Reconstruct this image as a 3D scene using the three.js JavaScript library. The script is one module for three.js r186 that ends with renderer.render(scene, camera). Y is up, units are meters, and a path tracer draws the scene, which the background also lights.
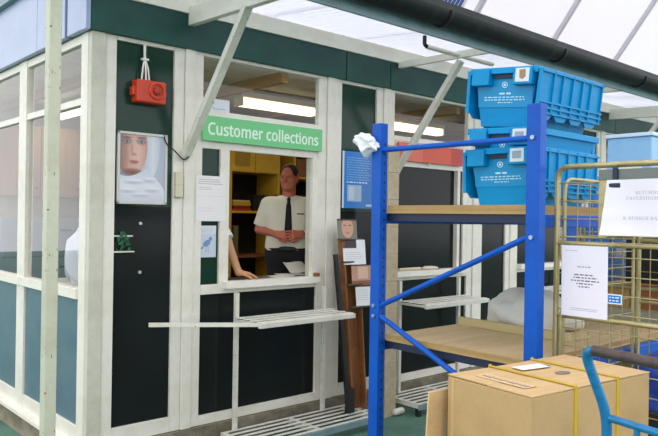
import * as THREE from 'three';
import { RoundedBoxGeometry } from 'three/addons/geometries/RoundedBoxGeometry.js';
import { mergeGeometries } from 'three/addons/utils/BufferGeometryUtils.js';
import { MarchingCubes } from 'three/addons/objects/MarchingCubes.js';
import { RectAreaLightUniformsLib } from 'three/addons/lights/RectAreaLightUniformsLib.js';

/* ---------- camera, sky, exposure ---------- */
const scene = new THREE.Scene();
const camera = new THREE.PerspectiveCamera(2 * Math.atan(218 / 690) * 180 / Math.PI, 658 / 436, 0.05, 200);
camera.position.set(-1.8223, 1.6, 4.4034);
camera.up.set(-0.011728, 0.999877, -0.010449);            // slight roll of the hand-held camera
camera.lookAt(-1.8223 + 0.66523, 1.6, 4.4034 - 0.74664);
const SKY = 2.0;
scene.background = new THREE.Color().setRGB(0.99 * SKY, 1.0 * SKY, 1.04 * SKY);   // even overcast sky
const renderer = new THREE.WebGLRenderer({ antialias: true });
renderer.toneMapping = THREE.LinearToneMapping;
renderer.toneMappingExposure = 0.95;
renderer.shadowMap.enabled = true;
RectAreaLightUniformsLib.init();

/* ---------- helpers ---------- */
let seed = 12345;
const rnd = () => { seed = (seed * 1664525 + 1013904223) >>> 0; return seed / 4294967296; };
const rr = (a, b) => a + (b - a) * rnd();
const V = (x, y, z) => new THREE.Vector3(x, y, z);
const taken = {};
function numbered(n) { const k = taken[n] = (taken[n] ?? -1) + 1; return k ? n + '_' + String(k).padStart(3, '0') : n; }
function tag(o, label, category, group) { o.userData.label = label; o.userData.category = category; if (group) o.userData.group = group; return o; }
function thing(name, label, category, pos = [0, 0, 0], turn = 0, group) {
  const g = new THREE.Group(); g.name = numbered(name); g.position.set(...pos); g.rotation.y = turn; scene.add(g);
  return tag(g, label, category, group);
}
function struct(name, label, category) { const g = thing(name, label, category); g.userData.kind = 'structure'; return g; }
function mesh(name, geo, mat, parent = scene) {
  const m = new THREE.Mesh(geo, mat); m.name = parent === scene ? numbered(name) : name; m.castShadow = m.receiveShadow = true; parent.add(m); return m;
}
function uvBox(g, w, h, d) {     // box uv in metres
  const uv = g.attributes.uv, n = g.attributes.normal;
  for (let i = 0; i < uv.count; i++) {
    const ax = Math.abs(n.getX(i)), ay = Math.abs(n.getY(i));
    const [a, b] = ax > 0.7 ? [d, h] : ay > 0.7 ? [w, d] : [w, h];
    uv.setXY(i, uv.getX(i) * a, uv.getY(i) * b);
  }
  return g;
}
const cache = new Map();
function boxGeo(w, h, d, r = 0) {
  const k = [w, h, d, r].map((q) => q.toFixed(4)).join();
  if (!cache.has(k)) cache.set(k, uvBox(r ? new RoundedBoxGeometry(w, h, d, 1, Math.min(r, w / 2.01, h / 2.01, d / 2.01)) : new THREE.BoxGeometry(w, h, d), w, h, d));
  return cache.get(k);
}
function box(parent, name, mat, x0, x1, y0, y1, z0, z1, r = 0) {
  const m = mesh(name, boxGeo(Math.abs(x1 - x0), Math.abs(y1 - y0), Math.abs(z1 - z0), r), mat, parent);
  m.position.set((x0 + x1) / 2, (y0 + y1) / 2, (z0 + z1) / 2); return m;
}
const tubeGeo = (pts, r, seg = 0, rs = 10, closed = false, tension = 0.5) => new THREE.TubeGeometry(new THREE.CatmullRomCurve3(pts, closed, 'catmullrom', tension), seg || pts.length * 6, r, rs, closed);
function rod(parent, name, mat, a, b, r, rs = 8) {
  const d = b.clone().sub(a), l = d.length();
  const k = 'rod' + [l.toFixed(4), r, rs].join();
  if (!cache.has(k)) cache.set(k, new THREE.CylinderGeometry(r, r, l, rs));
  const m = mesh(name, cache.get(k), mat, parent);
  m.position.copy(a).addScaledVector(d, 0.5); m.quaternion.setFromUnitVectors(V(0, 1, 0), d.normalize()); return m;
}
function bar(parent, name, mat, a, b, w, t, up = V(0, 1, 0)) {   // rectangular bar from a to b, w across, t thick
  const d = b.clone().sub(a), l = d.length(); d.normalize();
  const sx = new THREE.Vector3().crossVectors(up, d).normalize(), sy = new THREE.Vector3().crossVectors(d, sx);
  const m = mesh(name, boxGeo(w, t, l, Math.min(w, t) * 0.08), mat, parent);
  m.quaternion.setFromRotationMatrix(new THREE.Matrix4().makeBasis(sx, sy, d)); m.position.copy(a).add(b).multiplyScalar(0.5); return m;
}
/* bends: polyline with rounded corners */
function bend(pts, rad, n = 6) {
  const out = [pts[0]];
  for (let i = 1; i < pts.length - 1; i++) {
    const p = pts[i], a = pts[i - 1].clone().sub(p), b = pts[i + 1].clone().sub(p);
    const ra = Math.min(rad, a.length() * 0.49, b.length() * 0.49); a.setLength(ra).add(p); b.setLength(ra).add(p);
    const q = new THREE.QuadraticBezierCurve3(a, p, b);
    for (let j = 0; j <= n; j++) out.push(q.getPoint(j / n));
  }
  out.push(pts[pts.length - 1]); return out;
}
function pipeGeo(pts, rad, r, rs = 10) {
  const path = new THREE.CurvePath(), q = bend(pts, rad);
  for (let i = 0; i < q.length - 1; i++) if (q[i].distanceTo(q[i + 1]) > 1e-5) path.add(new THREE.LineCurve3(q[i], q[i + 1]));
  const g = []; for (const c of path.curves) { const d = c.v2.clone().sub(c.v1), l = d.length(); const cy = new THREE.CylinderGeometry(r, r, l + r * 0.25, rs); cy.applyQuaternion(new THREE.Quaternion().setFromUnitVectors(V(0, 1, 0), d.normalize())); cy.translate(...c.v1.clone().add(c.v2).multiplyScalar(0.5).toArray()); g.push(cy); }
  return mergeGeometries(g);
}

/* ---------- textures ---------- */
function hash(x, y) { let h = (x * 374761393 + y * 668265263) | 0; h = (h ^ (h >>> 13)) * 1274126177 | 0; return ((h ^ (h >>> 16)) >>> 0) / 4294967296; }
function vnoise(x, y, p) { const xi = Math.floor(x), yi = Math.floor(y), fx = x - xi, fy = y - yi, u = fx * fx * (3 - 2 * fx), w = fy * fy * (3 - 2 * fy), m = (q) => ((q % p) + p) % p; const a = hash(m(xi), m(yi)), b = hash(m(xi + 1), m(yi)), c = hash(m(xi), m(yi + 1)), d = hash(m(xi + 1), m(yi + 1)); return (a + (b - a) * u) + ((c + (d - c) * u) - (a + (b - a) * u)) * w; }
function fbm(x, y, p, o = 4) { let s = 0, a = 0.5, f = 1; for (let i = 0; i < o; i++) { s += a * vnoise(x * f + i * 17, y * f + i * 31, p * f); a *= 0.5; f *= 2; } return s; }
function tex(n, fn, rep, srgb = true) {
  const d = new Uint8Array(n * n * 4);
  for (let y = 0; y < n; y++) for (let x = 0; x < n; x++) { const c = fn(x / n, y / n); for (let k = 0; k < 3; k++) d[(y * n + x) * 4 + k] = Math.max(0, Math.min(255, c[k] * 255)); d[(y * n + x) * 4 + 3] = 255; }
  const t = new THREE.DataTexture(d, n, n); t.wrapS = t.wrapT = THREE.RepeatWrapping; t.magFilter = THREE.LinearFilter; t.minFilter = THREE.LinearMipmapLinearFilter; t.generateMipmaps = true;
  if (srgb) t.colorSpace = THREE.SRGBColorSpace; t.repeat.set(rep, rep); t.needsUpdate = true; return t;
}
const mixc = (a, b, t) => a.map((v, i) => v + (b[i] - v) * t);
const rgb = (r, g, b) => [r / 255, g / 255, b / 255];
function paintTex(base, dirt, amount, rep = 1.3, speck = 0) {
  return tex(256, (u, v) => { const f = fbm(u * 6, v * 6, 6), g = vnoise(u * 64, v * 64, 64); let c = mixc(base, dirt, amount * Math.max(0, f - 0.32) * 1.6 + amount * 0.25 * g); if (speck && vnoise(u * 120 + 9, v * 60, 120) * (0.3 + fbm(u * 12, v * 12, 12)) > speck) c = rgb(96, 84, 66); return c; }, rep);
}
function woodTex(a, b, rep, sx = 2, sy = 30) { return tex(256, (u, v) => { const f = fbm(u * sx, v * sy, 1e6, 4), g = vnoise(u * 60, v * 200, 1e6); return mixc(a, b, Math.min(1, Math.max(0, f * 0.9 + g * 0.25 - 0.1))); }, rep); }
const bumpFine = tex(256, (u, v) => { const g = fbm(u * 24, v * 24, 24); return [g, g, g]; }, 3, false);
const std = (o) => new THREE.MeshStandardMaterial(o), phy = (o) => new THREE.MeshPhysicalMaterial(o);
const flat = (c, rough = 0.6, o = {}) => std({ color: c, roughness: rough, ...o });

const M = {
  white: std({ map: paintTex(rgb(233, 229, 217), rgb(190, 182, 162), 0.45), roughness: 0.5 }),
  post: std({ map: paintTex(rgb(196, 199, 178), rgb(150, 138, 108), 0.4, 1.1, 0.84), roughness: 0.5 }),
  cornerGrey: std({ map: paintTex(rgb(206, 204, 188), rgb(160, 156, 138), 0.5), roughness: 0.55 }),
  metalWhite: std({ map: paintTex(rgb(226, 224, 212), rgb(150, 136, 110), 0.35, 1.6, 0.86), roughness: 0.45 }),
  soffit: std({ map: paintTex(rgb(232, 230, 216), rgb(196, 188, 164), 0.45), roughness: 0.6 }),
  panel: phy({ color: new THREE.Color().setRGB(0.012, 0.015, 0.0145), roughness: 0.14, specularIntensity: 0.35 }),
  panelGreen: phy({ color: new THREE.Color().setRGB(0.010, 0.040, 0.026), roughness: 0.15, specularIntensity: 0.5 }),
  fascia: phy({ map: paintTex(rgb(36, 82, 72), rgb(26, 58, 60), 0.8, 0.8), roughness: 0.35, specularIntensity: 0.5 }),
  fasciaSide: phy({ map: paintTex(rgb(158, 172, 200), rgb(134, 150, 184), 0.6, 0.9), roughness: 0.3 }),
  sidePanel: phy({ map: paintTex(rgb(92, 118, 130), rgb(74, 100, 114), 0.6, 0.9), roughness: 0.25 }),
  glass: phy({ color: '#ffffff', transmission: 1, thickness: 0, roughness: 0.02, ior: 1.5 }),
  plinth: std({ map: paintTex(rgb(150, 142, 122), rgb(92, 86, 70), 1, 1.4), roughness: 0.95, bumpMap: bumpFine, bumpScale: 0.004 }),
  ground: std({ map: paintTex(rgb(88, 128, 110), rgb(58, 84, 74), 0.9, 0.6), roughness: 0.85, bumpMap: bumpFine, bumpScale: 0.003 }),
  dark: flat('#1b1c1c', 0.6), black: flat('#0e0e0f', 0.5),
  interior: std({ map: paintTex(rgb(206, 196, 168), rgb(170, 158, 128), 0.5), roughness: 0.9 }),
  ceiling: std({ map: paintTex(rgb(222, 212, 190), rgb(186, 170, 142), 0.7, 0.8), roughness: 0.9 }),
  beam: std({ map: woodTex(rgb(196, 158, 100), rgb(150, 110, 62), 1), roughness: 0.7 }),
  floorIn: flat('#4a4640', 0.7),
  rackBlue: phy({ map: paintTex(rgb(8, 88, 190), rgb(10, 62, 150), 0.5, 2), roughness: 0.4, specularIntensity: 0.5 }),
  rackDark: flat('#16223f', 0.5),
  ply: std({ map: woodTex(rgb(208, 184, 142), rgb(182, 154, 112), 1, 3, 22), roughness: 0.7 }),
  plyEdge: std({ map: woodTex(rgb(192, 162, 106), rgb(156, 124, 76), 1, 3, 60), roughness: 0.75 }),
  tote: phy({ map: paintTex(rgb(0, 146, 204), rgb(0, 124, 186), 0.6, 2), roughness: 0.45, specularIntensity: 0.5, side: THREE.DoubleSide }),
  cage: std({ map: paintTex(rgb(186, 176, 132), rgb(128, 112, 66), 0.8, 3), roughness: 0.4, metalness: 0.55 }),
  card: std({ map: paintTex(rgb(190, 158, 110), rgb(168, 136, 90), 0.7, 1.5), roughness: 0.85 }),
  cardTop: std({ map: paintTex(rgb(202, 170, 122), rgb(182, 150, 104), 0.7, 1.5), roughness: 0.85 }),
  strapY: phy({ color: '#c9a81e', roughness: 0.35 }),
  trolley: phy({ map: paintTex(rgb(22, 122, 176), rgb(16, 84, 122), 0.7, 3), roughness: 0.3 }),
  worn: std({ map: paintTex(rgb(88, 74, 70), rgb(58, 50, 48), 0.9, 6), roughness: 0.55, metalness: 0.3 }),
  red: phy({ map: paintTex(rgb(206, 62, 26), rgb(170, 44, 20), 0.5, 4), roughness: 0.4 }),
  paper: flat('#ebe8e6', 0.9), bag: phy({ color: '#eceff2', roughness: 0.55, transmission: 0.15, thickness: 0 }),
  yellow: std({ map: paintTex(rgb(214, 172, 52), rgb(190, 146, 38), 0.6, 1.5), roughness: 0.6 }),
  beige: std({ map: paintTex(rgb(194, 180, 152), rgb(160, 142, 112), 0.7, 2), roughness: 0.85 }),
  wood: std({ map: woodTex(rgb(150, 98, 52), rgb(104, 62, 30), 1, 40, 2), roughness: 0.6 }),
  translucent: phy({ color: '#f4f5fc', transmission: 0.82, roughness: 0.95, thickness: 0, side: THREE.DoubleSide }),
  roofSheet: phy({ color: '#fbf8fc', transmission: 0.6, roughness: 0.95, thickness: 0, side: THREE.DoubleSide }),
  gutter: phy({ map: paintTex(rgb(24, 29, 31), rgb(40, 50, 44), 0.8, 2), roughness: 0.5, specularIntensity: 0.3 }),
  angle: std({ map: paintTex(rgb(128, 154, 162), rgb(96, 122, 118), 0.9, 1.6), roughness: 0.5 }),
  skin: phy({ color: new THREE.Color('#b5654c'), roughness: 0.5, sheen: 0.1 }),
  skinB: phy({ color: new THREE.Color('#bd8a62'), roughness: 0.5 }),
  shirt: std({ color: '#ddd8c6', roughness: 0.85, bumpMap: bumpFine, bumpScale: 0.002 }),
  trousers: flat('#17181c', 0.9), hair: flat('#2c221c', 0.8),
};

/* canvas print on a thin sheet */
function canvasMat(w, h, draw, rough = 0.7) {
  const c = document.createElement('canvas'); c.width = w; c.height = h; const x = c.getContext('2d'); draw(x, w, h);
  const t = new THREE.CanvasTexture(c); t.colorSpace = THREE.SRGBColorSpace; t.magFilter = THREE.LinearFilter; return std({ map: t, roughness: rough });
}
function sheetGeo(w, h, t = 0.002) { return new THREE.BoxGeometry(w, h, t); }
function sheet(name, label, category, mat, w, h, pos, turnY = 0, tiltX = 0, t = 0.002, parent = scene, back = M.paper) {
  const m = mesh(name, sheetGeo(w, h, t), [back, back, back, back, mat, back], parent); m.position.set(...pos); m.rotation.set(tiltX, turnY, 0, 'YXZ'); if (parent === scene) tag(m, label, category); return m;
}
function textLines(x, x0, x1, y, n, gap, th, col, fill = 0.85) { x.fillStyle = col; for (let i = 0; i < n; i++) { let q = x0; const end = x0 + (x1 - x0) * (fill + (1 - fill) * ((i * 7) % 5) / 5); while (q < end) { const w = th * (1.2 + ((q * 13 + i * 29) % 7) * 0.4); x.fillRect(q, y + i * gap, Math.min(w, end - q), th); q += w + th * 0.9; } } }

/* ---------- ground and kiosk shell ---------- */
const GY = -0.12, FY = 0.3, CY = 2.8;
{ const g = mesh('ground', boxGeo(60, 0.2, 60), M.ground); g.position.set(6, GY - 0.1, 2); g.userData.kind = 'structure'; tag(g, 'green painted concrete yard floor', 'ground'); }
const XE = 10.4, ZB = -3.7;
function shell(name, label, m, ...b) { const o = box(scene, name, m, ...b); o.userData.kind = 'structure'; return tag(o, label, name.split('_')[0]); }
shell('floor', 'raised dark floor inside the kiosk', M.floorIn, 0.1, XE, GY, FY, ZB, -0.1);
shell('ceiling', 'beige ceiling inside the kiosk', M.ceiling, 0.09, XE, CY, CY + 0.12, ZB, -0.02);
shell('roof', 'flat roof deck over the kiosk', M.dark, 0.02, XE, 3.0, 3.12, ZB, -0.03);
shell('wall_back', 'pale back wall inside the kiosk', M.interior, 0.0, XE, GY, 3.0, ZB - 0.12, ZB);
shell('wall_right', 'far end wall of the kiosk', M.interior, XE, XE + 0.12, GY, 3.0, ZB - 0.12, 0);
for (let i = 0; i < 9; i++) { const o = box(scene, 'trim_' + (10 + i), M.beam, 0.5 + i * 1.15, 0.56 + i * 1.15, CY - 0.09, CY, ZB, -0.1); o.name = 'trim_' + (10 + i); o.userData.kind = 'structure'; tag(o, 'wooden ceiling batten inside the kiosk', 'batten', 'ceiling battens'); }

/* front wall: a run of equal modules, blind panel then glazed bay */
const wf = struct('wall_front', 'white framed front wall with dark panels and service windows', 'wall');
const f0 = -0.05;
box(wf, 'plinth', M.plinth, -0.04, XE, GY, 0.055, -0.14, 0.012, 0.006);
box(wf, 'corner_post', M.cornerGrey, 0.0, 0.098, 0.055, 2.8, -0.1, 0.012, 0.004);
function F(name, x0, x1, y0, y1, z1 = 0, z0 = f0) { return box(wf, name, M.white, x0, x1, y0, y1, z0, z1, 0.004); }
for (let k = 0; k < 5; k++) {
  const X = k * 2.055, hatch = k < 2;
  F('stile', X + 0.10, X + 0.178, 0.06, 2.8); F('stile', X + 0.61, X + 0.69, 0.06, 2.8);
  F('rail', X + 0.178, X + 0.61, 2.772, 2.8); F('rail', X + 0.178, X + 0.61, 0.06, 0.165);
  box(wf, 'panel', M.panelGreen, X + 0.17, X + 0.62, 1.665, 2.78, -0.06, -0.022);
  box(wf, 'panel', M.panel, X + 0.17, X + 0.62, 0.16, 1.664, -0.06, -0.022);
  F('mullion', X + 0.692, X + 0.775, 0.06, 2.8, 0.014);
  F('stile', X + 0.777, X + 0.848, 0.06, 2.8);
  F('stile', X + 1.968, X + 2.058, 0.06, 2.8);
  F('mullion', X + 2.06, X + 2.152, 0.06, 2.8, 0.014);
  F('rail', X + 0.848, X + 1.968, 2.775, 2.8); F('rail', X + 0.848, X + 1.968, 2.335, 2.382);
  F('rail', X + 0.848, X + 1.968, 1.02, 1.092); F('rail', X + 0.848, X + 1.968, 0.06, 0.13);
  box(wf, 'panel', M.panel, X + 0.84, X + 1.975, 0.125, 1.025, -0.06, -0.022);
  { const p = mesh('pane', new THREE.PlaneGeometry(1.13, 0.402), M.glass, wf); p.position.set(X + 1.408, 2.579, -0.022); }
  F('rail', X + 0.848, X + 1.968, 2.10, 2.335, -0.005);
  if (k === 0) {
    box(wf, 'panel', M.panelGreen, X + 0.84, X + 1.01, 1.085, 2.105, -0.055, -0.024);
    F('jamb', X + 1.005, X + 1.088, 1.09, 2.105);
    F('sash', X + 1.91, X + 1.968, 1.09, 2.105, 0.004); box(wf, 'track', M.cornerGrey, X + 1.9, X + 1.915, 1.11, 2.1, -0.07, -0.03);
    F('sill', X + 1.04, X + 1.968, 1.056, 1.11, 0.055);
  } else {
    F('sash', X + 1.80, X + 1.845, 1.09, 2.105, 0.004);
    box(wf, 'panel', M.panel, X + 1.845, X + 1.9, 1.085, 2.105, -0.055, -0.024);
    F('jamb', X + 1.9, X + 1.968, 1.09, 2.105);
    F('sill', X + 0.85, X + 1.94, 1.056, 1.11, 0.055);
    if (k >= 1) box(wf, 'pane', M.panel, X + 0.84, X + 1.81, 1.1, 2.105, -0.05, -0.044);
  }
}
/* small fittings on the first blind panel */
{
  const t = thing('leaflet_bracket', 'small white bracket with dark green sprig on black door panel', 'bracket', [0.16, 0, -0.02]);
  box(t, 'ledge', M.metalWhite, 0.015, 0.165, 1.345, 1.354, -0.002, 0.02); box(t, 'ledge', M.metalWhite, 0.015, 0.155, 1.452, 1.461, -0.002, 0.014);
  const lm = flat('#1f5a38', 0.6), lg = new THREE.CircleGeometry(0.02, 5); lg.scale(0.55, 1, 1);
  for (let i = 0; i < 26; i++) { const l = mesh('leaf', lg, lm, t); l.position.set(rr(0.04, 0.13), rr(1.355, 1.48), rr(0.008, 0.02)); l.rotation.set(rr(-0.5, 0.5), rr(-0.5, 0.5), rr(0, 6)); }
  for (const y of [1.542, 1.205]) { const s = mesh('door_stud', new THREE.CylinderGeometry(0.011, 0.013, 0.01, 12), flat('#d8d4c8', 0.3, { metalness: 0.7 })); s.rotation.x = Math.PI / 2; s.position.set(0.374, y, -0.016); tag(s, y > 1.4 ? 'upper small metal stud on the black corner panel' : 'lower small metal stud on the black corner panel', 'stud'); }
}
/* side wall */
const ws = struct('wall_left', 'white framed glazed side wall with blue grey lower panels', 'wall');
{
  const sb = (n, m, z0, z1, y0, y1, x0 = -0.0, x1 = 0.055, r = 0.004) => box(ws, n, m, x0, x1, y0, y1, -z1, -z0, r);
  sb('plinth', M.plinth, 0.02, 3.8, GY, 0.05, -0.03, 0.12);
  sb('stile', M.white, 0.04, 0.15, 0.055, 2.8, -0.004);
  sb('rail', M.white, 0.15, 3.7, 2.74, 2.8); sb('rail', M.white, 0.15, 3.7, 2.33, 2.378); sb('rail', M.white, 0.15, 3.7, 1.03, 1.1, -0.02); sb('rail', M.white, 0.15, 3.7, 0.05, 0.18);
  sb('sill', M.white, 0.02, 3.7, 0.03, 0.065, -0.05, 0.05);
  for (const z of [1.22, 2.3, 3.4]) sb('mullion', M.white, z, z + 0.17, 0.06, 2.8, -0.006);
  for (const [a, b] of [[0.145, 1.225], [1.385, 2.305], [2.465, 3.41]]) {
    sb('panel', M.sidePanel, a, b, 0.17, 1.04, 0.012, 0.04, 0);
    for (const [y0, y1] of [[1.09, 2.34], [2.37, 2.75]]) { const p = mesh('pane', new THREE.PlaneGeometry(b - a, y1 - y0), M.glass, ws); p.rotation.y = -Math.PI / 2; p.position.set(0.022, (y0 + y1) / 2, -(a + b) / 2); }
  }
}
/* fascias */
{
  const t = struct('trim_1', 'dark green fascia boards above the service windows', 'fascia');
  const seams = [-0.02, 2.252, 2.808, 4.9, 7.2, XE];
  for (let i = 0; i < 5; i++) box(t, 'fascia_panel', M.fascia, seams[i] + 0.004, seams[i + 1] - 0.004, 2.8, 3.045, -0.02, 0.03, 0.004);
  const s = struct('trim_2', 'pale blue side fascia boards over the glazed side wall', 'fascia');
  for (const [a, b] of [[0.03, 0.30], [0.345, 0.89], [0.895, 1.9], [1.905, 3.8]]) box(s, 'fascia_panel', M.fasciaSide, -0.045, 0.0, 2.805, 3.29, -b, -a, 0.004);
  box(s, 'joint_cover', flat('#3d5560', 0.4), -0.03, 0, 2.8, 3.29, -0.345, -0.30);
  box(s, 'coping', M.angle, -0.09, 0.05, 3.29, 3.35, -3.8, -0.2, 0.004);
  box(s, 'corner_trim', M.fasciaSide, -0.05, -0.02, 2.8, 3.29, -0.03, 0.034);
  const w = struct('trim_3', 'long white board above the green fascia', 'board');
  box(w, 'board', M.soffit, -0.02, XE, 3.046, 3.17, 0.0, 0.045, 0.004);
}

/* ---------- lean-to canopy: corrugated clear sheets, arms, struts ---------- */
{
  const t = thing('canopy', 'corrugated clear sheet canopy on white brackets over the kiosk front', 'canopy'); t.userData.kind = 'structure';
  const roofY = (z) => 3.2 - 0.1 * z, Z1 = 1.27;
  for (let k = 0; k < 11; k++) {
    const x0 = -0.55 + k * 1.0, n = 56, g = new THREE.PlaneGeometry(1.04, Z1 + 0.06, n, 1), p = g.attributes.position;
    for (let i = 0; i < p.count; i++) { const x = p.getX(i), z = -p.getY(i) + Z1 / 2; p.setXYZ(i, x0 + 0.5 + x, roofY(z) + 0.016 * Math.cos(x / 0.075 * 2 * Math.PI) + (k % 2) * 0.006, z); }
    g.computeVertexNormals(); mesh('corrugated_sheet', g, M.translucent, t);
  }
  for (const z of [1.2]) box(t, 'purlin', M.soffit, -0.5, XE, roofY(z) - 0.05, roofY(z) - 0.018, z - 0.02, z + 0.02);
  for (const x of [0.72, 2.92, 4.97, 7.03, 9.08]) {
    if (x < 1 || x > 3) bar(t, 'arm', M.soffit, V(x, 3.03, 0.032), V(x, 2.985, 1.27), 0.05, 0.135);
    else { mesh('arm', pipeGeo([V(2.5, 3.01, 0.72), V(3.4, 3.01, 0.72)], 0.02, 0.02), M.soffit, t); mesh('arm_hook', pipeGeo([V(2.5, 3.01, 0.72), V(2.47, 3.02, 0.72), V(2.47, 3.09, 0.72)], 0.03, 0.016), M.dark, t); bar(t, 'arm', M.soffit, V(x, 3.03, 0.032), V(x, 3.0, 1.27), 0.03, 0.06); }
    bar(t, 'strut', M.metalWhite, V(x - 0.03, 2.03, 0.035), V(x - 0.0, 2.96, 0.74), 0.06, 0.045);
    box(t, 'strut_foot', M.metalWhite, x - 0.06, x - 0.005, 2.0, 2.06, 0.014, 0.04, 0.004);
  }
}
{
  const t = thing('gutter', 'long black half-round gutter on a blue grey steel angle', 'gutter');
  const s = new THREE.Shape(); s.moveTo(-0.085, 0.055); s.absarc(0, 0.0, 0.085, Math.PI, 2 * Math.PI); s.lineTo(0.085, 0.07); s.lineTo(0.07, 0.055); s.absarc(0, 0.0, 0.07, 2 * Math.PI, Math.PI, true); s.lineTo(-0.07, 0.055);
  const g = new THREE.ExtrudeGeometry(s, { depth: XE + 1.2, bevelEnabled: false, curveSegments: 12 }); g.rotateY(Math.PI / 2);
  const m = mesh('channel', g, M.gutter, t); m.position.set(-1.0, 3.022, 1.36);
  box(t, 'steel_angle', M.angle, -1.0, XE + 0.2, 2.885, 3.02, 1.255, 1.275);
  for (let k = 0; k < 7; k++) { const x = 0.4 + k * 1.5; const c = new THREE.TorusGeometry(0.089, 0.008, 6, 16, Math.PI); c.rotateX(Math.PI); c.rotateY(Math.PI / 2); const b = mesh('joint_band', c, M.gutter, t); b.position.set(x, 3.022, 1.36); b.scale.set(2, 1, 1); }
}
{
  const t = thing('canopy_post', 'tall cream steel post with chipped paint in front of side wall', 'post', [-0.565, GY, 0.9]);
  box(t, 'shaft', M.post, -0.031, 0.031, 0.01, 3.2, -0.031, 0.031, 0.006); box(t, 'base_plate', M.post, -0.09, 0.09, 0, 0.012, -0.09, 0.09);
}
/* high white roof behind, steep translucent sheets between grey ribs */
{
  const t = struct('roof', 'steep white translucent roof with thin ribs rising behind the kiosk', 'roof');
  const q = new THREE.Quaternion().setFromAxisAngle(V(1, 0, 0), -Math.atan2(0.8, 0.6)), L = 5.2;
  for (let k = -1; k < 6; k++) {
    const x = 2.0 + k * 2.06, c = V(x + 1.03, 3.4 + 0.8 * L / 2, -2.35 + 0.6 * L / 2);
    const p = mesh('roof_sheet', boxGeo(2.05, 0.006, L), M.roofSheet, t); p.position.copy(c); p.quaternion.copy(q);
    const r = mesh('rib', boxGeo(0.07, 0.06, L), flat('#c9c6cc', 0.6), t); r.position.copy(c).add(V(-1.03, -0.02, 0.03)); r.quaternion.copy(q);
  }
  const s = thing('barred_panel', 'small blue and white barred panel high on the white roof', 'panel', [5.45, 4.62, -1.38]); s.quaternion.copy(q);
  box(s, 'frame', M.paper, -0.32, 0.36, 0, 0.02, -0.4, 0.16); for (let i = 0; i < 8; i++) box(s, 'slat', flat('#4a66b0', 0.5), -0.28 + i * 0.075, -0.24 + i * 0.075, -0.015, 0.0, -0.36, 0.12);
}

/* ---------- signs, posters, siren ---------- */
{
  const m = canvasMat(1024, 162, (x, w, h) => { x.fillStyle = '#6ac47e'; x.fillRect(0, 0, w, h); x.fillStyle = '#dcefdc'; x.font = '106px sans-serif'; x.textBaseline = 'middle'; x.textAlign = 'center'; const s = 'Customer collections', tw = x.measureText(s).width; x.save(); x.translate(w / 2, h / 2 + 2); x.scale(0.93 * w / tw, 1); x.fillText(s, 0, 0); x.lineWidth = 4; x.strokeStyle = '#dcefdc'; x.strokeText(s, 0, 0); x.restore(); }, 0.4);
  sheet('sign_board', 'green board reading Customer collections over the hatch', 'sign', m, 1.155, 0.183, [1.405, 2.247, 0.022], 0, 0, 0.02, scene, flat('#6ac47e'));
  const r = canvasMat(256, 40, (x, w, h) => { x.fillStyle = '#cf4a2e'; x.fillRect(0, 0, w, h); x.fillStyle = '#d8604a'; x.fillRect(0, 0, w * 0.35, h); x.fillStyle = '#b92a1e'; x.fillRect(w * 0.8, 0, w * 0.2, h); }, 0.4);
  sheet('sign_board', 'plain red board over the second window behind blue rack', 'sign', r, 0.97, 0.17, [3.41, 2.235, 0.028], 0, 0, 0.02, scene, flat('#c8402a'));
  const clip = mesh('sign_clip', new THREE.SphereGeometry(0.014, 8, 6), M.metalWhite); clip.position.set(3.36, 2.137, 0.03); tag(clip, 'tiny pale clip under the red board', 'clip');
}
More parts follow.
